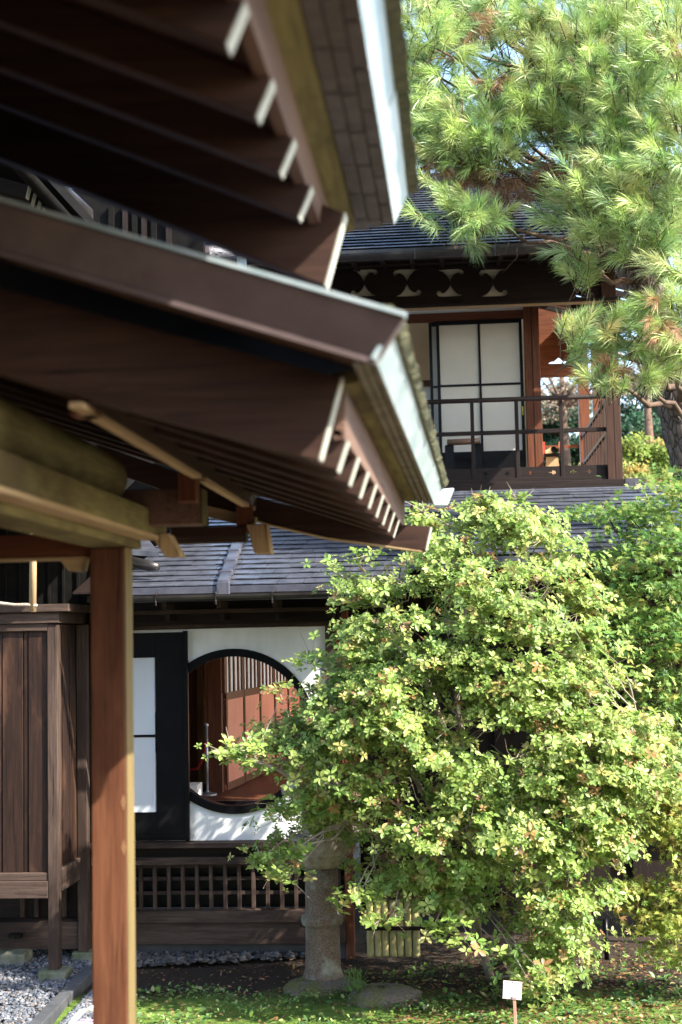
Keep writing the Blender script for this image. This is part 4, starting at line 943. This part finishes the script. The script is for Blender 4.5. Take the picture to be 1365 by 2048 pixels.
_lump = lambda q: np.sin(q[:, 0] * 4.1 + 1.3 * np.sin(q[:, 2] * 3.7)) * np.sin(q[:, 2] * 5.3 + q[:, 0] * 1.7) + .35 * np.sin(q[:, 0] * 9.7 + q[:, 2] * 8.3)
_k = (_lump(cc) > -.36) | (rng.random(len(cc)) < .22) | (cc[:, 1] > 11)
PP[:, 1] -= (_lump(PP) > .2) * .10; _m = _k[idc]; PP, off, idc = PP[_m], off[_m], idc[_m]
ax = unit(off * np.array([1, 1, 1.2]) / .12 * .4 + np.array([.28, -.45, 1.0]) + rng.normal(0, .38, PP.shape))
V, F, cl = whorl_leaves(PP, ax, 5, .0425, GREEN, GW)
# outlying sprays along the outline
sp = []
for px, py, Y in ((452, 1500, 10.2), (475, 1515, 10.1), (500, 1500, 10.1), (560, 1385, 10.3), (625, 1320, 10.4), (520, 1720, 10.3), (545, 1745, 10.2), (590, 1700, 10.2), (575, 1755, 10.3), (560, 1620, 10.2), (670, 1130, 10.5), (690, 1155, 10.5), (730, 1110, 10.5), (850, 1025, 10.5), (880, 1050, 10.5), (960, 1000, 10.5), (1000, 1000, 10.5), (1040, 1005, 10.5), (720, 1790, 10.0), (760, 1840, 10), (700, 1800, 10.1), (905, 1850, 9.9), (930, 1880, 9.9), (1060, 1965, 9.9), (1090, 1950, 9.8), (780, 1835, 10), (860, 1860, 10), (1110, 1070, 10.6), (1150, 1100, 10.7)):
    sp.append(at(px, py, Y))
sp = np.array(sp); q = np.repeat(sp, 16, 0) + rng.normal(0, 1, (len(sp) * 16, 3)) * [.075, .06, .035]
V2, F2, cl2 = whorl_leaves(q, unit(rng.normal(0, .3, q.shape) + [.2, -.4, 1]), 5, .048, GREEN, GW)
np_build('foliage', np.vstack([V, V2]), np.vstack([F, F2 + len(V)]), M['leaf'], sh, np.vstack([cl, cl2]))
mb = MB(); base = atz(985, 1968, -.02); b2 = atz(1075, 1905, -.02)
stems = [[base, at(965, 1900, base[1] - .05), at(945, 1855, base[1] - .1), at(920, 1780, 10.9), at(880, 1650, 10.8), at(800, 1500, 10.7), at(720, 1400, 10.6), at(640, 1330, 10.6)],
         [at(957, 1880, base[1] - .06), at(950, 1800, 10.9), at(935, 1600, 10.8), at(915, 1400, 10.7), at(925, 1250, 10.7), at(970, 1080, 10.6)],
         [b2, at(1078, 1800, 11.1), at(1070, 1650, 10.9), at(1090, 1450, 10.8), at(1070, 1250, 10.7), at(1050, 1060, 10.6)],
         [b2, at(1090, 1760, 11.0), at(1150, 1600, 10.7), at(1230, 1480, 10.6), at(1320, 1430, 10.5)],
         [at(920, 1780, 10.9), at(820, 1700, 10.7), at(700, 1640, 10.5), at(560, 1540, 10.3), at(480, 1510, 10.2)],
         [at(935, 1600, 10.8), at(850, 1350, 10.7), at(790, 1230, 10.6), at(700, 1150, 10.5)]]
for s_ in stems: mb.tube(s_, np.linspace(.034, .010, len(s_)), 9, cap=True)
mb.build('stem', M['twig'], sh, smooth=True)
allp = np.vstack([np.array(s_) for s_ in stems]); mb = MB()
fine = np.vstack([np.linspace(a, b, 6) for s_ in stems for a, b in zip(s_[:-1], s_[1:])])
for c in np.vstack([cc[::2], sp]):
    d = np.linalg.norm((fine - c) * [1, 1, 1.3] + [0, 0, .25], axis=1); q_ = fine[np.argmin(d)]
    mb.tube(wiggle(q_, c, 5, .025), [.007, .006, .005, .004, .002], 4, cap=False)
    for _ in range(3): mb.tube(wiggle(c, c + rng.normal(0, .09, 3), 3, .012), [.003, .0024, .0014], 3, cap=False)
mb.build('twigs', M['twig'], sh)

# ---- pine
pn = empty('pine_tree', (3.3, 12.9, 0), 'long-needled pine with leaning dark bark trunk overhanging the hall roof at upper right', 'pine tree')
tr = [(3.6, 13.2, -.1), (3.3, 13.05, 1.5), at(1420, 1050, 12.9), at(1380, 880, 12.9), at(1345, 740, 12.9), at(1305, 620, 12.9), at(1272, 530, 12.9), at(1240, 420, 13.0), at(1230, 280, 13.1), at(1215, 100, 13.2), at(1200, -120, 13.3)]
tr = np.array([np.array(t_) for t_ in tr]); tt = np.linspace(0, len(tr) - 1, 60); tri_ = np.stack([np.interp(tt, np.arange(len(tr)), tr[:, k]) for k in range(3)], 1)
rad = np.interp(tt, np.arange(len(tr)), [.30, .26, .22, .205, .20, .19, .185, .16, .14, .11, .08])
mb = MB(); n = 36; vs = []
for i, (c, r) in enumerate(zip(tri_, rad)):
    for k in range(n):
        u_ = 2 * math.pi * k / n; d = 1 + .05 * math.sin(9 * u_ + i * .7) + .04 * math.sin(17 * u_ - i * 1.3) + rng.normal(0, .03)
        vs.append(c + r * d * np.array([math.cos(u_), math.sin(u_), 0]))
mb.add(vs, [(i * n + k, i * n + (k + 1) % n, (i + 1) * n + (k + 1) % n, (i + 1) * n + k) for i in range(len(tri_) - 1) for k in range(n)])
def bark_mat():
    m_, t, b = mat_new('plated_pine_bark')
    tc = t.nodes.new('ShaderNodeTexCoord'); mp = t.nodes.new('ShaderNodeMapping'); mp.inputs['Scale'].default_value = (1, 1, .45)
    v = t.nodes.new('ShaderNodeTexVoronoi'); v.feature = 'DISTANCE_TO_EDGE'; v.inputs['Scale'].default_value = 17
    t.links.new(tc.outputs['Object'], mp.inputs[0]); t.links.new(mp.outputs[0], v.inputs[0])
    n = _noise(t, 30, (1, 1, .4), 8, .7)
    c = _mix(t, _ramp(t, v.outputs[0], [(.0, (0, 0, 0)), (.12, (1, 1, 1))]), (.018, .012, .010), _ramp(t, n, [(.3, (.06, .04, .033)), (.7, (.20, .145, .115))]))
    t.links.new(c, b.inputs['Base Color']); b.inputs['Roughness'].default_value = .95; _bump(t, b, v.outputs[0], 1, .05); return m_
mb.build('trunk', bark_mat(), pn, smooth=True)
PADS = [(850, 30, 12.0), (930, 20, 12.2), (1000, 60, 12.3), (1085, 30, 12.0), (1150, 70, 11.8), (1230, 30, 11.9), (1320, 40, 11.6), (870, 95, 11.9), (840, 190, 12), (890, 215, 11.9), (845, 260, 12), (925, 265, 11.9), (985, 285, 11.8), (890, 295, 12.0), (960, 300, 12), (1040, 190, 12), (1060, 120, 12.1), (1110, 165, 11.8), (1180, 150, 11.7), (1250, 110, 11.6), (1340, 120, 11.5), (1000, 235, 12), (1080, 235, 12), (1150, 225, 11.9), (1230, 205, 11.7), (1300, 190, 11.5), (1360, 220, 11.4), (1205, 255, 11.8), (1260, 280, 11.6), (1330, 290, 11.4), (1300, 345, 11.4), (1220, 345, 11.6), (1365, 350, 11.3), (1170, 385, 11.6), (1240, 400, 11.5), (1310, 405, 11.3), (1150, 420, 11.7), (1200, 450, 11.5), (1270, 450, 11.4), (1340, 470, 11.3), (910, 410, 11.8), (960, 435, 11.8), (1160, 520, 11.7), (1340, 540, 11.3), (1360, 600, 11.3), (1145, 655, 11.4), (1180, 690, 11.4), (1220, 660, 11.4), (1265, 650, 11.4), (1300, 620, 11.4), (1310, 690, 11.3), (1340, 640, 11.3), (1360, 700, 11.2), (1215, 755, 11.3), (1310, 745, 11.3), (835, 130, 12.3), (960, 10, 12.4), (1190, 10, 12)]
sh_p, sh_d, sh_c = [], [], []
PG = [(.35, .47, .15), (.44, .55, .175), (.27, .40, .16), (.50, .56, .23), (.54, .52, .21)]
dead = {(1310, 690, 11.3), (1040, 190, 12)}
def add_shoots(c, n, r, pal, w_, out):
    out = np.array(out) + rng.normal(0, .38, 3) * [1.2, .6, .8]
    for _ in range(n):
        o_ = rng.normal(0, 1, 3) * r * [1, .9, .55]
        sh_p.append(c + o_); d = unit(o_ / r * .45 + np.array(out) + rng.normal(0, .24, 3)); sh_d.append(d)
        sh_c.append(pick(pal, w_, 1)[0])
for (px, py, Y) in PADS:
    lo = 26 if py < 480 else 13
    r = .19 if py < 480 else .13
    add_shoots(at(px, py, Y), lo, r, PG, [.3, .3, .2, .15, .05], (-.25, -.45, .45))
# browned, dying tufts
BR = [(.34, .17, .08), (.42, .25, .13), (.27, .14, .07)]
for (px, py, Y) in ((1060, 360, 12.3), (980, 375, 12.2), (890, 330, 12.3), (1320, 655, 11.2), (940, 45, 12.1), (1080, 60, 12.2), (1200, 735, 11.3), (1335, 100, 11.5), (1180, 340, 11.9), (1130, 300, 12.2), (870, 345, 12), (1000, 165, 12), (925, 350, 12.1), (1110, 345, 12), (1010, 385, 12)):
    add_shoots(at(px, py, Y), 6, .11, BR, [1, 1, 1], (-.1, -.3, -.6))
# deeper layers
HOL = [(965, 140, 50, 42), (1090, 345, 100, 48), (900, 355, 75, 28), (1185, 8, 40, 25)]
for _ in range(190):
    _x, _y = rng.uniform(790, 1420), rng.uniform(-120, 330)
    if any(((_x - a) / c_) ** 2 + ((_y - b) / d_) ** 2 < 1.6 for a, b, c_, d_ in HOL): continue
    add_shoots(at(_x, _y, rng.uniform(12.8, 14.6)), 7, .26, PG, [.3, .2, .35, .1, .05], (-.1, -.3, .3))
for _ in range(8):
    add_shoots(at(rng.uniform(1330, 1430), rng.uniform(360, 500), rng.uniform(12.0, 12.6)), 7, .2, PG, [.3, .2, .35, .1, .05], (-.1, -.3, .2))
sp_, sd_, sc_ = np.array(sh_p), np.array(sh_d), np.array(sh_c)
def needles(P, D, Cc, k=84, ln=.16, wd=.0033):
    n = len(P); T = unit(np.cross(D, unit(rng.normal(0, 1, (n, 3))))); B = np.cross(D, T)
    th_ = rng.uniform(0, 2 * math.pi, (n, k)); a_ = rng.uniform(0, 1, (n, k)); spread = rng.normal(.72, .2, (n, k)) * (1.15 - .75 * a_)
    r_ = T[:, None] * np.cos(th_)[..., None] + B[:, None] * np.sin(th_)[..., None]
    dn = unit(D[:, None] * np.cos(spread)[..., None] + r_ * np.sin(spread)[..., None] + np.array([0, 0, -.12]))
    p0_ = P[:, None] + D[:, None] * (a_[..., None] * .15 - .15)
    L = ln * rng.uniform(.7, 1.15, (n, k, 1)) * rng.uniform(.8, 1.15, (n, 1, 1))
    sd = unit(np.cross(dn, rng.normal(0, 1, (n, k, 3)))) * wd / 2
    mid = p0_ + dn * L * .55; tip = p0_ + dn * L + np.array([0, 0, -.10]) * L
    V = np.stack([p0_ - sd, p0_ + sd, mid + sd, tip, mid - sd], 2).reshape(-1, 3)
    i = np.arange(n * k)[:, None] * 5; F = np.concatenate([i + [0, 1, 2, 4]], 0); F3 = i + [4, 2, 3, 3]
    c = np.repeat((Cc[:, None] * rng.uniform(.8, 1.25, (n, k, 1))).reshape(-1, 3), 5, 0)
    return V, np.concatenate([i + [0, 1, 2], i + [0, 2, 4], i + [4, 2, 3]], 0), c
V, F, cl = needles(sp_, sd_, sc_)
np_build('needles', V, F, M['needle'], pn, cl)
mb = MB()
padp = np.array([at(*p_) for p_ in PADS])
for c in padp:
    k = np.argmin(np.linalg.norm((tri_ - c) * [1, 1, .7] + [0, 0, .2], axis=1)); 
    if np.linalg.norm(tri_[k] - c) > 3: k = min(k, 50)
    s_ = tri_[k]; md = (s_ + c) / 2 + [0, .25, -.12]
    t_ = np.linspace(0, 1, 8)[:, None]; pts_ = s_ * (1 - t_) ** 2 + md * 2 * t_ * (1 - t_) + c * t_ ** 2; pts_[1:-1] += rng.normal(0, .025, (6, 3))
    mb.tube(pts_, np.linspace(.035, .008, 8), 7, cap=False)
for p_, d_ in zip(sp_, sd_):
    mb.tube([p_ - d_ * .24 + [0, .05, -.04], p_ - d_ * .10, p_], [.005, .004, .003], 4, cap=False)
# tangle of bare dead twigs under the canopy
for px, py, n_ in ((1000, 370, 40), (1110, 330, 40), (960, 150, 26), (1060, 390, 26), (900, 360, 26), (1200, 320, 20), (1130, 10, 18)):
    c = at(px, py, 12.4)
    for _ in range(n_):
        a = c + rng.normal(0, 1, 3) * [.25, .25, .10]; mb.tube(wiggle(a, a + rng.normal(0, .2, 3), 5, .03), np.linspace(.006, .0015, 5), 4, cap=False)
for px, py in ((1085, 395), (1095, 440)): 
    mb.tube(wiggle(at(1070, 370, 12.3), at(px, py, 12.2), 5, .02), .005, 4)
mb.build('branches', M['dark_twig'], pn, smooth=True)
mb = MB(); mb.tube([tri_[30], at(1290, 640, 12.0), at(1240, 665, 11.5), at(1180, 672, 11.4)], [.03, .02, .013, .006], 8); mb.build('branch', M['twig'], pn, smooth=True)

# ---- maples at the right
def star_tree(name, lab, cat, base_, poly, nclump, per, Yc, depth, rad_, size, cols, wts, flatz, stems_, grp=None, mt='maple', front=.6):
    o = empty(name, base_, lab, cat, grp)
    cc_, id_, P_, off_ = crown_points(poly, nclump, per, Yc, depth, rad_, 90, flatz, front)
    n = len(P_); N = unit(rng.normal(0, .42, (n, 3)) + [.15, -.4, 1]); D = unit(rng.normal(0, 1, (n, 3)) + [-.2, -.3, -.35])
    V, F = star_mesh(P_, D, N, size * rng.uniform(.7, 1.25, n)); F = F.copy()
    i = np.arange(n)[:, None] * 10
    F = np.concatenate([i + t_ for t_ in ([0, 1, 2], [0, 2, 3], [0, 3, 4], [0, 4, 5], [0, 5, 6], [0, 6, 7], [0, 7, 8], [0, 8, 9])], 0)
    wc = pick(cols, wts, nclump, .12)[id_] * .5 + pick(cols, wts, n, .12) * .5
    np_build('crown', V, F, M[mt], o, np.repeat(wc, 10, 0))
    mb = MB()
    for s_ in stems_: mb.tube(s_, np.linspace(.05, .015, len(s_)), 9)
    fine_ = np.vstack([np.linspace(a, b, 6) for s_ in stems_ for a, b in zip(s_[:-1], s_[1:])])
    for c in cc_[::2]:
        d = np.linalg.norm(fine_ - c + [0, 0, .2], axis=1); mb.tube(wiggle(fine_[np.argmin(d)], c, 5, .03), [.008, .007, .005, .004, .002], 4, cap=False)
    mb.build('trunk', M['dark_twig'], o, smooth=True); return o
MG = [(.12, .235, .05), (.17, .28, .055), (.09, .19, .045), (.28, .34, .07), (.42, .36, .09)]
star_tree('maple_tree', 'bright green maple with small lobed leaves at the right edge, below the pine', 'maple tree', (3.2, 12.3, 0),
          [(1180, 1000), (1250, 1000), (1300, 1010), (1340, 950), (1385, 930), (1440, 920), (1440, 1600), (1370, 1580), (1290, 1460), (1235, 1370), (1200, 1260), (1170, 1180), (1200, 1140), (1180, 1110), (1230, 1080), (1170, 1040)],
          190, 48, 12.0, .85, .18, .056, MG, [.3, .28, .2, .15, .07], .13,
          [[(3.2, 12.3, -.05), at(1450, 1500, 12.3), at(1420, 1250, 12.2), at(1350, 1150, 12.1), at(1230, 1060, 12)], [at(1450, 1500, 12.3), at(1400, 1350, 12.1), at(1300, 1290, 12), at(1230, 1220, 12)], [at(1420, 1250, 12.2), at(1410, 1030, 12.1), at(1380, 970, 12.1)]])
star_tree('maple_sapling', 'yellowing young maple low at the right edge, beside the sunlit shrub', 'maple tree', (2.35, 11.2, 0),
          [(1260, 1640), (1300, 1590), (1380, 1540), (1430, 1560), (1430, 1930), (1370, 1930), (1310, 1900), (1270, 1880), (1300, 1830), (1230, 1820), (1240, 1770), (1330, 1760), (1370, 1720)],
          130, 46, 10.9, .40, .10, .048, [(.36, .38, .08), (.26, .35, .07), (.48, .36, .11), (.19, .30, .06), (.48, .27, .11)], [.3, .3, .15, .2, .05], .3,
          [[(2.35, 11.2, -.05), at(1400, 1850, 11.1), at(1370, 1700, 11), at(1340, 1640, 11)], [at(1400, 1850, 11.1), at(1330, 1840, 10.9), at(1260, 1810, 10.8)]])

# ---- background trees: each its own crown and trunk
def far_tree(name, lab, cat, px, py, Y, rw, rh, cols, wts, n, size, seed, grp, sparse=False, trunk=.14):
    c = at(px, py, Y); o = empty(name, (c[0], Y, 0), lab, cat, grp)
    nb = 26; cc_ = rng.normal(0, 1, (nb, 3)); cc_ = unit(cc_) * (rng.random((nb, 1)) ** .4) * [rw, rw, rh]
    id_ = rng.integers(0, nb, n); P_ = c + cc_[id_] + rng.normal(0, 1, (n, 3)) * np.array([rw, rw, rh * .55]) * (.16 if not sparse else .22)
    V, F = leaf_mesh(P_, rng.normal(0, 1, (n, 3)), unit(rng.normal(0, .6, (n, 3)) + [.3, -.4, .8]), size * rng.uniform(.6, 1.3, n), size * rng.uniform(.4, .7, n))
    wc = pick(cols, wts, nb, .15)[id_] * .6 + pick(cols, wts, n, .15) * .4
    np_build('crown', V, F, M['maple'], o, np.repeat(wc, 6, 0))
    mb = MB(); mb.tube([(c[0], Y, -.05), (c[0] + .1, Y, c[2] * .5), (c[0], Y, c[2] + rh * .5)], [trunk * 1.3, trunk, trunk * .4], 10)
    for q_ in cc_[:12]: mb.tube([(c[0] + .03, Y, c[2] - rh * .4), c + q_ * .6 - [0, 0, .1], c + q_], [trunk * .4, trunk * .2, .01], 5, cap=False)
    mb.build('trunk', M['dark_twig'], o, smooth=True)
DG = [(.025, .06, .03), (.04, .085, .035), (.03, .075, .045)]
LGc = [(.22, .30, .06), (.30, .34, .08), (.15, .24, .05)]
AU = [(.42, .30, .08), (.46, .22, .12), (.34, .33, .08)]
PK = [(.30, .22, .16), (.36, .26, .20), (.22, .20, .10)]
G1, G2 = 'dark trees beyond the hall', 'autumn shrubs beyond the hall'
far_tree('conifer_tree', 'dark round evergreen seen through the veranda opening', 'tree', 1112, 850, 34, 1.1, .95, DG, [1, 1, 1], 5000, .13, 1, G1)
far_tree('conifer_tree', 'dark spreading evergreen between corner post and pine trunk, topmost', 'tree', 1305, 800, 36, 1.3, .9, DG, [1, 1, .6], 4200, .13, 2, G1)
far_tree('conifer_tree', 'low blue-green evergreen right of the corner post', 'tree', 1240, 905, 35, 1.2, .7, DG, [.7, 1, 1], 5000, .13, 3, G1)
far_tree('conifer_tree', 'soft blue-green evergreen beside the pine trunk at the right edge', 'tree', 1350, 880, 33, 1.1, 1.0, [(.05, .12, .07), (.06, .13, .06)], [1, 1], 5000, .12, 4, G1)
far_tree('conifer_tree', 'dark evergreen low behind the bamboo rack and end rail', 'tree', 1130, 925, 33, 1.3, .6, DG, [1, 1, 1], 4500, .13, 5, G1)
far_tree('cherry_tree', 'sparse pinkish autumn tree whose branches show behind the top rail', 'tree', 1125, 785, 31, 1.3, .75, PK, [1, 1, .5], 1500, .10, 6, G1, True)
far_tree('cherry_tree', 'sparse brownish autumn tree right of the corner post, behind pine needles', 'tree', 1290, 740, 30, 1.2, .6, PK, [1, 1, .8], 1400, .10, 7, G1, True)
far_tree('autumn_shrub', 'pale yellow-green shrub just right of the corner post', 'shrub', 1262, 925, 24, .55, .45, LGc, [1, 1, .6], 3200, .085, 8, G2, trunk=.05)
far_tree('autumn_shrub', 'yellow and rose shrub right of the beam end', 'shrub', 1285, 975, 23, .65, .40, LGc + AU, [.6, .6, .3, 1, .8, .6], 3600, .08, 9, G2, trunk=.05)
far_tree('autumn_shrub', 'pink-tinged shrub below the soft evergreen', 'shrub', 1330, 910, 26, .6, .35, AU + LGc, [.5, 1, .5, .6, .3, .6], 3000, .085, 10, G2, trunk=.05)
far_tree('autumn_shrub', 'green shrub at the right edge below the pine trunk', 'shrub', 1370, 955, 24, .6, .5, LGc, [.6, .6, 1], 3200, .085, 11, G2, trunk=.05)
far_tree('autumn_shrub', 'yellow shrub low behind the veranda opening', 'shrub', 1145, 960, 27, .8, .4, LGc + AU, [1, 1, .6, .6, .2, .5], 3000, .085, 12, G2, trunk=.05)
far_tree('garden_tree', 'broad green tree far behind at the right, under the pine', 'tree', 1390, 1040, 28, 1.4, .8, LGc, [.6, .5, 1], 4200, .10, 13, G2, trunk=.08)

# ------------------------------------------------------------------ ground cover
n = 9000
pp = sample_poly([(262, 2075), (262, 1990), (330, 1975), (560, 1975), (700, 1960), (900, 1925), (1100, 1905), (1400, 1880), (1400, 2080)], n)
P = np.array([atz(x, y, .012) for x, y in pp]); f = np.sin(P[:, 0] * 5.1) * np.sin(P[:, 1] * 6.3 + 1) + rng.normal(0, .5, n); P = P[f > .05]; n = len(P)
L = rng.uniform(.014, .03, n) + .04 * rng.random(n) ** 5
V, F = leaf_mesh(P, unit(rng.normal(0, 1, (n, 3)) * [1, 1, .35] + [0, 0, .45]), unit(rng.normal(0, .35, (n, 3)) + [0, -.2, 1]), L, L * .65)
V[:, 2] += np.repeat(rng.uniform(0, .03, n), 6)
cl = pick([(.085, .16, .035), (.14, .23, .045), (.22, .28, .08), (.06, .12, .04), (.32, .29, .13)], [.3, .3, .2, .15, .05], n)
tag(np_build('ground_weeds', V, F, M['weed'], None, np.repeat(cl, 6, 0), origin=(0, 0, 0)), 'small green weeds and moss shoots over the garden floor', 'weeds', kind='stuff')
n = 3200
pp = sample_poly([(262, 2070), (262, 1940), (600, 1915), (900, 1900), (1380, 1850), (1380, 2070)], n); pp[1300:] = sample_poly([(760, 2075), (800, 1960), (1380, 1900), (1380, 2075)], n - 1300); P = np.array([atz(x, y, .015) for x, y in pp])
L = rng.uniform(.02, .05, n); V, F = leaf_mesh(P, rng.normal(0, 1, (n, 3)) * [1, 1, .12], unit(rng.normal(0, .3, (n, 3)) + [0, 0, 1]), L, L * .6)
tag(np_build('fallen_leaves', V, F, M['weed'], None, np.repeat(pick([(.20, .10, .05), (.13, .07, .04), (.30, .19, .08), (.34, .13, .08)], [1, 1, .6, .3], n), 6, 0), origin=(0, 0, 0)), 'scattered brown fallen leaves on soil and moss', 'leaves', kind='stuff')
spots = [(1095, 2005, .10, 'right of the plant label'), (1150, 2030, .11, 'at the bottom edge, second right of the plant label'), (1235, 2000, .09, 'in the shade edge, third right of the plant label'), (1310, 2010, .09, 'nearest the right corner'), (1330, 1960, .08, 'in the dark soil near the right edge'), (905, 1998, .09, 'left of the shrub stem'), (850, 2020, .08, 'in front of the moss mound'), (960, 2035, .08, 'left of the plant label'), (300, 1985, .07, 'beside the porch post on dark soil')]
for px, py, s_, wh in spots:
    c = atz(px, py, 0); k = 8; a_ = rng.uniform(0, 6.28) + np.arange(k) / k * 6.28 + rng.normal(0, .2, k)
    D = np.stack([np.cos(a_), np.sin(a_), rng.uniform(.25, .9, k)], 1); L = s_ * rng.uniform(.7, 1.3, k)
    V, F = leaf_mesh(np.tile(c + [0, 0, .0], (k, 1)), D, unit(np.stack([-np.cos(a_) * .5, -np.sin(a_) * .5, np.ones(k)], 1)), L, L * .5, droop=.3)
    cl = pick([(.10, .20, .06), (.14, .24, .08), (.08, .16, .06)], [1, 1, 1], k)
    o = np_build('broadleaf_weed', V, F, M['weed'], None, np.repeat(cl, 6, 0), origin=(c[0], c[1], 0)); tag(o, 'broad-leaved green weed rosette ' + wh, 'weed', 'broad-leaved weeds on the garden floor')
c = atz(712, 1988, .05); mb = []; n = 260
a_ = rng.uniform(0, 6.28, n); b_ = rng.uniform(0, 1, n); P = c + np.stack([.09 * b_ * np.cos(a_), .07 * b_ * np.sin(a_), .16 * rng.random(n)], 1)
V, F = leaf_mesh(P, rng.normal(0, .5, (n, 3)) + [0, -.1, 1.0], rng.normal(0, 1, (n, 3)), rng.uniform(.03, .05, n), np.full(n, .005))
tag(np_build('conifer_seedling', V, F, M['weed'], None, np.repeat(pick([(.08, .18, .04), (.14, .24, .05)], [1, 1], n), 6, 0), origin=(c[0], c[1], 0)), 'feathery green conifer seedling between the lantern rock and the moss mound', 'seedling')
